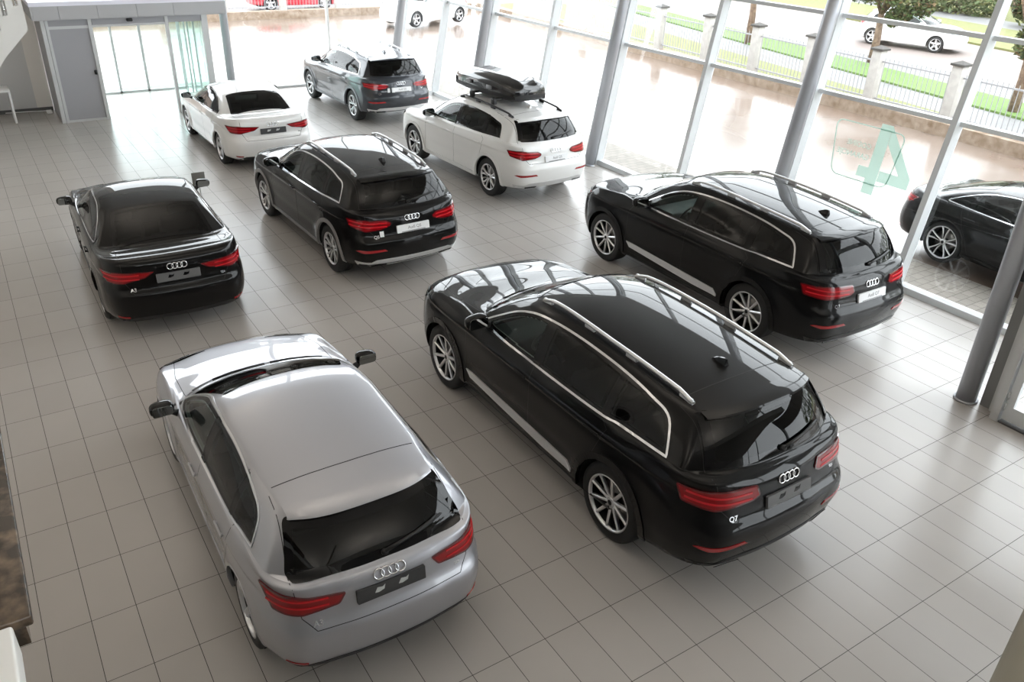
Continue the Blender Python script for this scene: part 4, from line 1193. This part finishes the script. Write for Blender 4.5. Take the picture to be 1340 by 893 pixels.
pn = vpart('side_panel', M_PANEL, (2.37, 3.19, VY - .005, VY + .03, .05, 2.10))
vpart('panel_rail', M_FRAME, (2.37, 3.19, VY - .03, VY + .05, 0, .05)); vpart('panel_rail', M_FRAME, (2.37, 3.19, VY - .03, VY + .05, 2.09, 2.15))
vpart('side_wall', M_PANEL, (2.22, 2.27, VY + .08, 12.08, 0, 2.32))
vpart('side_wall', M_GLASSG, (5.80, 5.81, VY + .08, 13.4, .05, 2.3))
vpart('glass_panel', M_GLASSG, (4.96, 5.72, VY + .01, VY + .02, .04, 2.14))
vpart('door_track', M_FRAME, (3.27, 4.88, VY - .03, VY + .05, 2.10, 2.15))
m = MB(); m.rbox(4.02 - 4.0, 4.16 - 4.0, -.09, -.015, 2.20, 2.27, .025); m.obj('door_sensor', M_BLACKP, vb)
m = MB(); m.rbox(3.12 - 4.0, 3.18 - 4.0, -.07, -.0, 1.06, 1.16, .02); m.obj('door_pull', M_BLACKP, vb)
for k, (x0, x1, y) in enumerate(((3.35, 4.03, 13.40), (4.03, 4.75, 13.44), (4.75, 5.75, 13.42))):
    g = vpart('sliding_door', M_GLASSG, (x0 + .03, x1 - .03, y, y + .01, .05, 2.08))
    vpart('door_frame', M_FRAME, (x0, x0 + .03, y - .02, y + .03, 0, 2.12), (x1 - .03, x1, y - .02, y + .03, 0, 2.12), (x0, x1, y - .02, y + .03, 0, .05), (x0, x1, y - .02, y + .03, 2.07, 2.12), par=g)
for k, y in enumerate((11.3, 12.3)):
    g = vpart('folded_door', M_GLASSG, (5.60, 5.612, y - .30, y + .30, .04, 2.1)); vpart('door_frame', M_FRAME, (5.59, 5.62, y - .33, y - .30, 0, 2.12), (5.59, 5.62, y + .30, y + .33, 0, 2.12), par=g)

# ------------------------------------------------------------------ side vestibule at the right edge
sv = tag(empty('side_entrance', (9.6, -8.0, 0)), 'grey framed side entrance with white glazed door behind the round column', 'entrance')
def spart(name, m, *boxes, par=sv, bev=0):
    mb = MB()
    for b in boxes: mb.box(b[0] - 9.6, b[1] - 9.6, b[2] + 8.0, b[3] + 8.0, b[4], b[5])
    return mb.obj(name, m, par)
spart('corner_panel', mat('corner_panel_grey', (.22, .22, .22), .5), (9.64, 9.72, -7.90, -7.75, 0, 2.75))
spart('post', M_FRAME, (9.45, 9.66, -8.06, -7.97, 0, 2.75), (9.6, 9.70, -7.98, -7.88, 0, 2.75))
dl = spart('door_leaf', M_ALU, (9.50, 9.56, -8.16, -8.07, .04, 2.1), (9.50, 9.56, -9.05, -8.94, .04, 2.1), (9.50, 9.56, -8.94, -8.16, .04, .22), (9.50, 9.56, -8.94, -8.16, 2.0, 2.1))
spart('pane', M_GLASS, (9.525, 9.535, -8.94, -8.16, .22, 2.0), par=dl)
for z in (.16, .30, 1.5): 
    m = MB(); m.tube([(-.115, -.075, z), (-.115, -.075, z + .09)], .012, 10); m.obj('hinge', M_FRAME, dl)
spart('threshold', M_SKIRT, (9.46, 9.66, -12.1, -8.07, 0, .02))
spart('door_header', M_FRAME, (9.45, 9.62, -12.1, -8.07, 2.1, 2.75))
spart('fixed_pane', M_GLASS, (9.53, 9.54, -12.1, -9.05, .1, 2.1)); spart('fixed_frame', M_ALU, (9.5, 9.56, -12.1, -9.05, 0, .1))
spart('return_pane', M_GLASS, (9.72, 12.2, -7.80, -7.79, .05, 2.75))

# ------------------------------------------------------------------ stair, table at the left edge
st = tag(empty('staircase', (1.2, 8.5, 0)), 'white curved staircase parapet with slotted openings at the upper left', 'staircase')
Ms = Matrix.Translation((0, 0, 0)) @ Matrix.Rotation(PI / 2, 4, 'X')
low = spl([(-.9, .55), (.0, 1.75), (.28, 2.05), (.62, 2.385)], 8)
out = low + [(.62, 2.40), (.60, 4.1), (-.9, 4.1)]
holes = [(.28, 2.80), (.50, 2.98), (.10, 2.52), (-.14, 2.24)]
def holed(out, holes, hw_, hh):
    P_ = [Vector(p) for p in out]; n = len(P_); E = [(i, (i + 1) % n) for i in range(n)]; rects = []
    for x, z in holes:
        k = len(P_); P_ += [Vector((x - hw_, z - hh)), Vector((x + hw_, z - hh + .02)), Vector((x + hw_, z + hh + .02)), Vector((x - hw_, z + hh))]
        E += [(k, k + 1), (k + 1, k + 2), (k + 2, k + 3), (k + 3, k)]; rects.append([tuple(p) for p in P_[k:k + 4]])
    r = delaunay_2d_cdt(P_, E, [], 1, 1e-6); V_, F_ = r[0], r[2]
    keep = [f for f in F_ if not any(inpoly(np.array([[sum(V_[i].x for i in f) / 3, sum(V_[i].y for i in f) / 3]]), q)[0] for q in rects)]
    return V_, keep
V_, F_ = holed(out, holes[:4], .045, .15)
bm = bmesh.new(); bv = [bm.verts.new((v.x, 0, v.y)) for v in V_]
for f in F_: bm.faces.new([bv[i] for i in f])
r_ = bmesh.ops.extrude_face_region(bm, geom=bm.faces[:]); bmesh.ops.translate(bm, verts=[g for g in r_['geom'] if isinstance(g, bmesh.types.BMVert)], vec=(0, .12, 0))
MB().bm(bm).obj('parapet', M_WHITE, st)
for x, z in holes[:4]:
    m = MB(); m.tube([(x + .01, .06, z - .15), (x + .01, .06, z + .17)], .012, 10); m.rbox(x - .005, x + .025, .045, .075, z - .05, z - .01, .006); m.obj('slot_bar', CM['chrome'], st)
m = MB()
for k in range(5): m.box(-1.0 + k * .23, -.70 + k * .23, .12, 1.3, 1.5 + k * .25 - .06, 1.5 + k * .25)
m.obj('step_flight', M_WALL, st)
m = MB(); m.tube([(-.9, .06, 4.12), (.62, .06, 4.12)], .03, 12); m.obj('handrail', CM['chrome'], st)

tb = tag(empty('side_table', (.70, 11.2, 0)), 'white slab-sided table against the grey wall at the left edge', 'table')
MB().rbox(-.62, .62, -.20, .45, .715, .76, .006).obj('table_top', M_WHITE, tb)
for x in (-.62, .575): MB().rbox(x, x + .045, -.20, .45, 0, .716, .005).obj('leg', M_WHITE, tb)
m = MB(); m.tube([(1.15, 12.06, .03), (1.7, 12.03, .025), (1.95, 11.95, .03), (2.1, 12.0, .02)], .012, 8)
tag(m.obj('floor_cable', M_WHITE), 'pale cable lying on the floor along the grey wall', 'cable')
m = MB(); m.rbox(2.02, 2.14, 11.70, 11.95, .0, .05, .012)
tag(m.obj('floor_socket', M_WHITE), 'small white socket block on the floor beside the entrance box', 'socket')

# ------------------------------------------------------------------ ledge at the lower left and rail at the lower right
lg = tag(empty('stone_ledge', (.0, -8.2, 3.1)), 'dark polished stone ledge with white end panel at the lower left corner', 'ledge')
MB().rbox(-.04, .285, -1.11, 1.4, .06, .10, .008).obj('stone_cap', M_STONE, lg)
MB().box(-.02, .262, -1.09, 1.4, -.02, .06).obj('cap_support', M_STONE, lg)
MB().rbox(-.04, .235, -3.0, -1.12, -.02, .10, .01).obj('white_panel', M_WHITE, lg)
MB().rbox(-.03, .165, -1.14, -.95, .1, .115, .004).obj('dark_band', M_BLACKP, lg)
rl = tag(empty('handrail', (1.40, -11.24, 3.42)), 'beige painted railing strut very near in the lower right corner', 'handrail')
dv = Vector((-.55, -.14, -.82)).normalized(); rt = Vector((.84, -.5416, .032)); rt = (rt - dv * rt.dot(dv)).normalized()
c0 = Vector((1.40, -11.235, 4.28)) + rt * .062 - Vector((1.40, -11.24, 3.42))
m = MB(); m.tube([c0 - dv * .45, c0 - dv * .1, c0 + dv * .3, c0 + dv * 1.0], .06, 16); m.obj('strut', mat('beige_rail_paint', (.28, .26, .21), .5), rl)
m = MB(); e_ = c0 + dv * 1.0; m.tube([(e_.x, e_.y, 0), (e_.x, e_.y, .03)], .10, 16); m.obj('foot_plate', M_FRAME, rl)

# ------------------------------------------------------------------ price stand
ps = tag(empty('info_stand', (3.27, 1.86, 0)), 'slim info stand with grey sign plate beside the black sedan mirror', 'sign')
m = MB(); m.tube([(0, 0, 0), (0, 0, .02)], .14, 24); m.obj('base', M_FRAME, ps)
m = MB(); m.tube([(0, 0, .02), (0, 0, .86)], .010, 10); m.obj('pole', M_FRAME, ps)
m = MB(); m.rbox(-.10, .10, -.012, .012, .835, 1.055, .005, M=Matrix.Translation((0, 0, 0))); m.obj('sign_plate', mat('sign_plate_grey', (.20, .195, .18), .5), ps)

# ------------------------------------------------------------------ window lettering (mirrored, read from outside)
wd = tag(empty('window_decal', (gx(0), -4.0, 0)), 'mint window lettering with a large mirrored 4 in a rounded frame', 'decal')
def on_glass(y, z, a=-.009): return Vector((LEAN * z + a, y + 4.0, z))
def film(polys, name, m):
    mb = MB()
    for p in polys:
        n = len(p); vs_ = [on_glass(y, z, -.0066) for y, z in p] + [on_glass(y, z, -.0086) for y, z in p]
        mb.add(vs_, [tuple(range(n)), tuple(range(n, 2 * n))[::-1]] + [(i, (i + 1) % n, n + (i + 1) % n, n + i) for i in range(n)])
    return mb.obj(name, m, wd)
film([[(-4.03, 2.20), (-4.22, 2.20), (-4.25, 1.15), (-4.05, 1.15)], [(-3.87, 1.53), (-4.05, 1.53), (-4.05, 1.37), (-3.87, 1.37)], [(-4.25, 1.53), (-4.77, 1.53), (-4.77, 1.37), (-4.25, 1.37)], [(-4.22, 2.20), (-4.77, 1.53), (-4.57, 1.53), (-4.235, 1.93)]], 'number', M_MINT)
fr = rpoly([(-3.24, 2.12), (-4.48, 2.12), (-4.42, 1.30), (-3.42, 1.30)], .14, 6)
m = MB(); m.tube([on_glass(y, z, -.008) for y, z in fr], .010, 6, closed=True); m.obj('frame_line', M_MINT, wd)
for body, yc_, zc_, sz_ in (('GODINE', -3.76, 1.82, .115), ('GARANCIJE', -3.70, 1.66, .115)):
    v, f = text_geo(body, sz_, .001, bold=.001)
    MB().add([on_glass(yc_ + p.x, zc_ + p.y, -.0078 - p.z) for p in v], f).obj('lettering', M_MINT, wd, fix=False)

# ------------------------------------------------------------------ kerb wall, fence, street
def fline(y): return 21.45 + .065 * y
struct(MB().add([(fline(-30) + dx, -30, z) for dx, z in ((0, -.1), (.45, -.1), (.45, .27), (0, .27))] + [(fline(26.9) + dx, 26.9, z) for dx, z in ((0, -.1), (.45, -.1), (.45, .27), (0, .27))],
    [(0, 1, 2, 3), (4, 7, 6, 5), (0, 4, 5, 1), (1, 5, 6, 2), (2, 6, 7, 3), (3, 7, 4, 0)]).obj('garden_wall', M_KERB))
struct(MB().box(-20, 22.8, 26.6, 27.0, -.1, .27).obj('garden_wall_front', M_KERB))
def pillar(x, y, where, h=1.68):
    t = tag(empty('fence_pillar', (x, y, 0)), where, 'pillar', 'fence pillars on the kerb wall')
    MB().rbox(-.14, .14, -.14, .14, .25, h, .015).obj('shaft', M_PILLAR, t)
    m = MB(); m.rbox(-.19, .19, -.19, .19, h, h + .06, .01); m.add([(-.17, -.17, h + .06), (.17, -.17, h + .06), (.17, .17, h + .06), (-.17, .17, h + .06), (0, 0, h + .13)], [(0, 1, 4), (1, 2, 4), (2, 3, 4), (3, 0, 4)]); m.obj('cap', M_PCAP, t)
def fence(p0, p1, label):
    a, b = Vector((*p0, 0)), Vector((*p1, 0)); d = b - a; ln_ = d.length; mid = (a + b) / 2
    t = empty('fence_panel', mid, math.atan2(d.y, d.x)); tag(t, label, 'fence', 'iron fence panels on the kerb wall')
    m = MB(); n = int(ln_ / .135)
    for k in range(n):
        x = -ln_ / 2 + (k + .5) * ln_ / n; m.box(x - .008, x + .008, -.008, .008, .33, 1.50)
    m.obj('bars', M_IRON, t)
    m = MB()
    for z in (.40, 1.38): m.box(-ln_ / 2, ln_ / 2, -.02, .02, z, z + .04)
    m.obj('rails', M_IRON, t)
ys = [-6.9, -4.5, -2.1, .3, 2.75, 5.1, 7.4, 9.7, 12.3, 14.8, 17.3, 19.8, 22.3]
for i, y in enumerate(ys):
    pillar(fline(y) + .22, y, 'pale concrete fence pillar with grey cap on the kerb wall beyond the glass')
    if i: fence((fline(ys[i - 1]) + .22, ys[i - 1] + .16), (fline(y) + .22, y - .16), 'iron bar fence panel on the kerb wall beyond the right glass')
xs_ = [8.0, 10.6, 13.2, 15.8, 18.4, 21.0]
for i, x in enumerate(xs_):
    pillar(x, 26.8, 'pale concrete fence pillar on the far kerb wall behind the entrance')
    if i: fence((xs_[i - 1] + .16, 26.8), (x - .16, 26.8), 'iron bar fence panel on the far kerb wall behind the entrance')

def leaf_cloud(name, blobs, n, size, mats, parent, seed, squash=1.0):
    rnd = random.Random(seed); m = MB()
    for _ in range(n):
        c, r = rnd.choice(blobs); 
        while True:
            p = Vector((rnd.uniform(-1, 1), rnd.uniform(-1, 1), rnd.uniform(-1, 1)))
            if p.length < 1: break
        if p.length < .55: p = p.normalized() * rnd.uniform(.55, 1)
        p = Vector(c) + Vector((p.x * r, p.y * r, p.z * r * squash)); s = size * rnd.uniform(.6, 1.2)
        a = Vector((rnd.gauss(0, 1), rnd.gauss(0, 1), rnd.gauss(0, .6))).normalized(); b = a.cross(Vector((rnd.gauss(0, 1), rnd.gauss(0, 1), rnd.gauss(0, 1)))).normalized()
        m.add([p - a * s, p + b * s * .5, p + a * s, p - b * s * .5], [(0, 1, 2, 3)], min(len(mats) - 1, int(rnd.random() ** 1.6 * len(mats))))
    return m.obj(name, mats, parent, fix=False)
def tree(x, y, label, trunk, blobs, n, seed, size=.10):
    t = tag(empty('street_tree', (x, y, 0)), label, 'tree')
    m = MB(); m.tube([(0, 0, 0), (.06, .03, trunk * .5), (.0, .06, trunk)], [.17, .13, .10], 12)
    for a in range(5):
        an = a * 1.26; m.tube([(0, .05, trunk * .9), (math.cos(an) * .5, math.sin(an) * .5, trunk + .7), (math.cos(an) * .9, math.sin(an) * .9, trunk + 1.5)], [.07, .045, .015], 8)
    m.obj('trunk', M_BARK, t)
    leaf_cloud('crown', blobs, n, size, [M_LEAF, M_LEAF2, M_LEAF, M_LEAF3], t, seed)
tree(28.9, 7.7, 'leafy street tree standing behind the fence near the white moving car', 1.9,
     [((0, -.2, 2.6), .75), ((0, .6, 2.65), .65), ((0, -1.0, 2.4), .65), ((0, -1.5, 2.2), .4), ((0, 1.25, 2.55), .5), ((0, -.8, 1.85), .33), ((0, 0, 3.0), 1.0), ((.1, .9, 2.75), .75), ((.1, -.9, 2.7), .85), ((0, .2, 3.9), 1.2), ((.1, -1.5, 2.5), .5), ((-.1, -.55, 1.7), .32), ((0, 1.4, 3.3), .7), ((0, -1.5, 3.3), .8)], 7000, 3, .085)
tree(27.6, 12.6, 'leafy street tree with crown hanging in front of the far lawn', 2.3, [((0, 0, 3.5), .8), ((-.3, -.7, 3.0), .55), ((.3, .6, 3.4), .7), ((0, -.3, 4.3), .9)], 3000, 5, .085)
tree(25.3, .45, 'olive and rust coloured tree at the right edge beyond the fence', 2.0, [((0, .1, 2.0), .45), ((0, -.5, 2.6), .8), ((0, -.1, 3.3), .8), ((-.1, .5, 2.9), .35), ((0, -.6, 1.6), .4)], 3600, 9, .085)
for k, (x, y, r) in enumerate(((48.5, 16.4, 1.5), (50.5, 24, 1.9), (46.8, 9.0, 1.9), (54, 32, 2.3))):
    t = tag(empty('clipped_hedge', (x, y, 0)), ['dense round green bush across the road beside the top edge', 'dense green bush behind the far pavement', 'wide green bush across the road at the right edge', 'tall green bush far beyond the road'][k], 'bush')
    leaf_cloud('foliage', [((0, 0, r * .8), r), ((0, r * .9, r * .6), r * .8), ((0, -r * .9, r * .7), r * .85)], 2600, .16, [M_LEAF, M_LEAF2], t, 20 + k, .9)
    m = MB(); m.tube([(0, 0, 0), (0, 0, r)], .08, 8); m.obj('stem', M_BARK, t)

# far tree line and a building added to darken horizon reflections: beyond the frame, they show in the glossy paint
blobs = []
rr = random.Random(4)
for k in range(26):
    y = -30 + k * 4.2; x = 58 + .22 * y + rr.uniform(-2, 2); blobs += [((x, y, rr.uniform(4, 5)), rr.uniform(2.6, 3.4)), ((x + rr.uniform(-1, 1), y + 1.5, rr.uniform(6.5, 8.5)), rr.uniform(2.2, 3.0)), ((x, y - 1, 2.2), 2.0)]
o = leaf_cloud('treeline', blobs, 22000, .42, [M_LEAF, M_LEAF2], None, 77); tag(o, 'green tree line far behind the street', 'trees', kind='stuff')
m = MB(); m.box(-22, 34, 64, 74, -.1, 6.4)
for i in range(13):
    for j in range(3): m.box(-20.5 + i * 4.2, -18.6 + i * 4.2, 63.9, 64.05, .9 + j * 2.0, 2.2 + j * 2.0, 1)
m.box(-22.4, 34.4, 63.6, 74.4, 6.4, 6.8, 2)
struct(m.obj('wall_added_building', [mat('street_render', (.30, .24, .20), .8), mat('street_window', (.03, .035, .04), .1), M_PCAP]))

# ------------------------------------------------------------------ added fill lights without fittings, they wash the ceiling to lift the room
for k, (x, y) in enumerate(((-5, -8), (-5, 0), (-5, 8), (2, -5), (2, 3), (7, -7), (-3, -15), (4, -15))):
    ld = bpy.data.lights.new('fill_uplight', 'AREA'); ld.shape = 'DISK'; ld.size = .6; ld.energy = FILL_POWER; ld.color = (1, .91, .80)
    lo = bpy.data.objects.new('fill_uplight', ld); COL.objects.link(lo); lo.location = (x, y, 4.6); lo.rotation_euler = (PI, 0, 0)

# ------------------------------------------------------------------ cars
K = {}
def kit(t):
    if t not in K: K[t] = CarKit(t)
    return K[t]
def car(t, name, x, y, deg, M, label, **kw):
    o = kit(t).build(name, (x, y, 0), math.radians(deg), M, **kw); return tag(o, label, 'car')
car('hatch', 'hatchback_car', 2.214, -5.457, -.88, look(P_SILVER, trim=mat('satin_trim', (.72, .73, .75), .3, 1.0), mirror=CM['frit']), 'silver hatchback parked nearest on the left with a blank plate holder', plate='blank', badge='A3', side_badge='TDI')
car('suv7', 'suv_car', 5.343, -5.755, .24, look(P_BLACK, arch=P_BLACK, rocker=SILV, **BLK), 'large black suv in front with a blank dark plate holder', plate='blank', badge='Q7', side_badge='TDI')
car('suv7', 'suv_car', 9.354, -3.663, -.55, look(P_BLACK, arch=P_BLACK, rocker=SILV, **BLK), 'large black suv beside the glass wall with a white plate', plate='Audi Q7', badge='Q7', side_badge='TDI')
bq = car('suv5', 'suv_car', 5.374, .911, 1.74, look(P_BROWNBLACK, arch=GREYPL, rocker=GREYPL, valance=SKID), 'black mid-size suv with grey wheel arches in the middle row', plate='Audi Q5', badge='Q5', side_badge='TDI')
wq = car('suv5', 'suv_car', 9.283, 2.874, 2.75, look(P_WHITE, rail=CM['plastic'], trim=P_WHITE, valance=SKID, mirror=CM['frit']), 'white mid-size suv carrying a black roof box', plate='Audi Q5', badge='Q5', side_badge='TDI')
gq = car('suv5', 'suv_car', 9.384, 9.419, .88, look(P_GREY, arch=mat('cladding_blue_grey', (.24, .25, .27), .4, .3), rocker=mat('cladding_blue_grey'), valance=SKID), 'dark blue-grey mid-size suv farthest back by the corner glass', plate='Audi Q5', badge='Q5', side_badge='TDI')
car('sedan', 'sedan_car', 5.456, 7.051, .21, look(P_WHITE, trim=CM['frit'], mirror=CM['frit'], antenna=P_WHITE), 'white sedan parked near the entrance box', plate='blank', badge='A3', side_badge='TDI')
car('sedan', 'sedan_car', 2.233, .775, -1.73, look(P_BROWNBLACK, **BLK), 'black sedan on the left beside the info stand', plate='blank', badge='A3', side_badge='TDI')
car('coupe', 'coupe_car', 14.05, -6.35, 180 - 4, look(P_BLACK), 'black coupe parked outside close to the glass wall')
for q_, x_, z_ in ((bq, -.485, .795), (gq, -.335, .84)):
    F_ = kit('suv5').S.frame('rear', x_, z_, .001); m = MB(); m.prism([(-.03, -.05), (.03, -.05), (.03, .05), (-.03, .05)], 0, .002, F_); m.obj('sticker', CM['plate_white'], q_)
lt = dict(lite=True)
car('hatch', 'street_car', 34.5, 9.9, 180 + 12, look(P_WHITE), 'white car driving along the street behind the tree', **lt)
car('hatch', 'street_car', 18.3, 23.0, 90 + 17, look(P_WHITE), 'white car parked outside beyond the corner of the glass', **lt)
car('hatch', 'street_car', 14.6, 29.6, -90, look(paint('paint_red', (.50, .02, .04), 0, .3)), 'red car parked behind the far fence', **lt)

# ------------------------------------------------------------------ roof box on the white suv
S5 = kit('suv5').S
rb = tag(empty('roof_box', wq.location, math.radians(2.75)), 'glossy black roof box strapped on top of the white suv', 'roof box')
sec = [(1.42, .10, 1.80, 1.845), (1.46, .24, 1.775, 1.89), (1.62, .36, 1.745, 1.975), (1.95, .42, 1.735, 2.06), (2.5, .44, 1.73, 2.10), (3.0, .44, 1.735, 2.10), (3.3, .41, 1.75, 2.06), (3.42, .35, 1.78, 2.0), (3.46, .25, 1.82, 1.94)]
sec = [(1.45 + (a - 1.42) * 1.13, b, c - .075 * min(1, b / .3), d - .01) for a, b, c, d in sec]
def box_loft(lo, hi, mb):
    n = 28; rings = []
    for s, hw_, z0, z1 in sec:
        zm = z0 + (z1 - z0) * .36; ring = []
        for k in range(n + 1):
            t = PI * k / n if hi else PI + PI * k / n
            c, s_ = math.cos(t), math.sin(t)
            x = hw_ * math.copysign(abs(c) ** .45, c); hz = (z1 - zm) if hi else (zm - z0)
            z = zm + hz * math.copysign(abs(s_) ** .6, s_)
            if hi: z += .018 * math.exp(-((abs(x) - .2) / .05) ** 2) * abs(s_) * min(1, (hw_ - .1) / .3)
            ring.append((x, S5.yc - s, z))
        rings.append(ring)
    vs_ = [p for r in rings for p in r]; m_ = n + 1
    fs = [(i * m_ + k, i * m_ + k + 1, (i + 1) * m_ + k + 1, (i + 1) * m_ + k) for i in range(len(sec) - 1) for k in range(n)]
    fs += [tuple(range(m_)), tuple((len(sec) - 1) * m_ + k for k in range(m_))[::-1]]
    mb.add(vs_, fs, 0, True); return mb
box_loft(0, 1, MB()).obj('lid', mat('roof_box_gloss', (.006, .006, .007), .15, 0, 1.0), rb, angle=.7)
box_loft(0, 0, MB()).obj('tray', CM['plastic'], rb, angle=.7)
for s in (2.62, 3.36):
    m = MB(); m.rbox(-.60, .60, S5.yc - s - .035, S5.yc - s + .035, 1.695, 1.735, .012)
    for sg in (1, -1): m.rbox(sg * .575 - .04, sg * .575 + .04, S5.yc - s - .05, S5.yc - s + .05, 1.625, 1.74, .018)
    m.obj('mounting_bar', CM['plastic'], rb)
for s in (2.3, 3.0):
    m = MB(); m.rbox(-.465, -.42, S5.yc - s - .08, S5.yc - s + .08, 1.83, 1.90, .012); m.obj('latch', mat('latch_grey', (.25, .25, .26), .35, .6), rb)
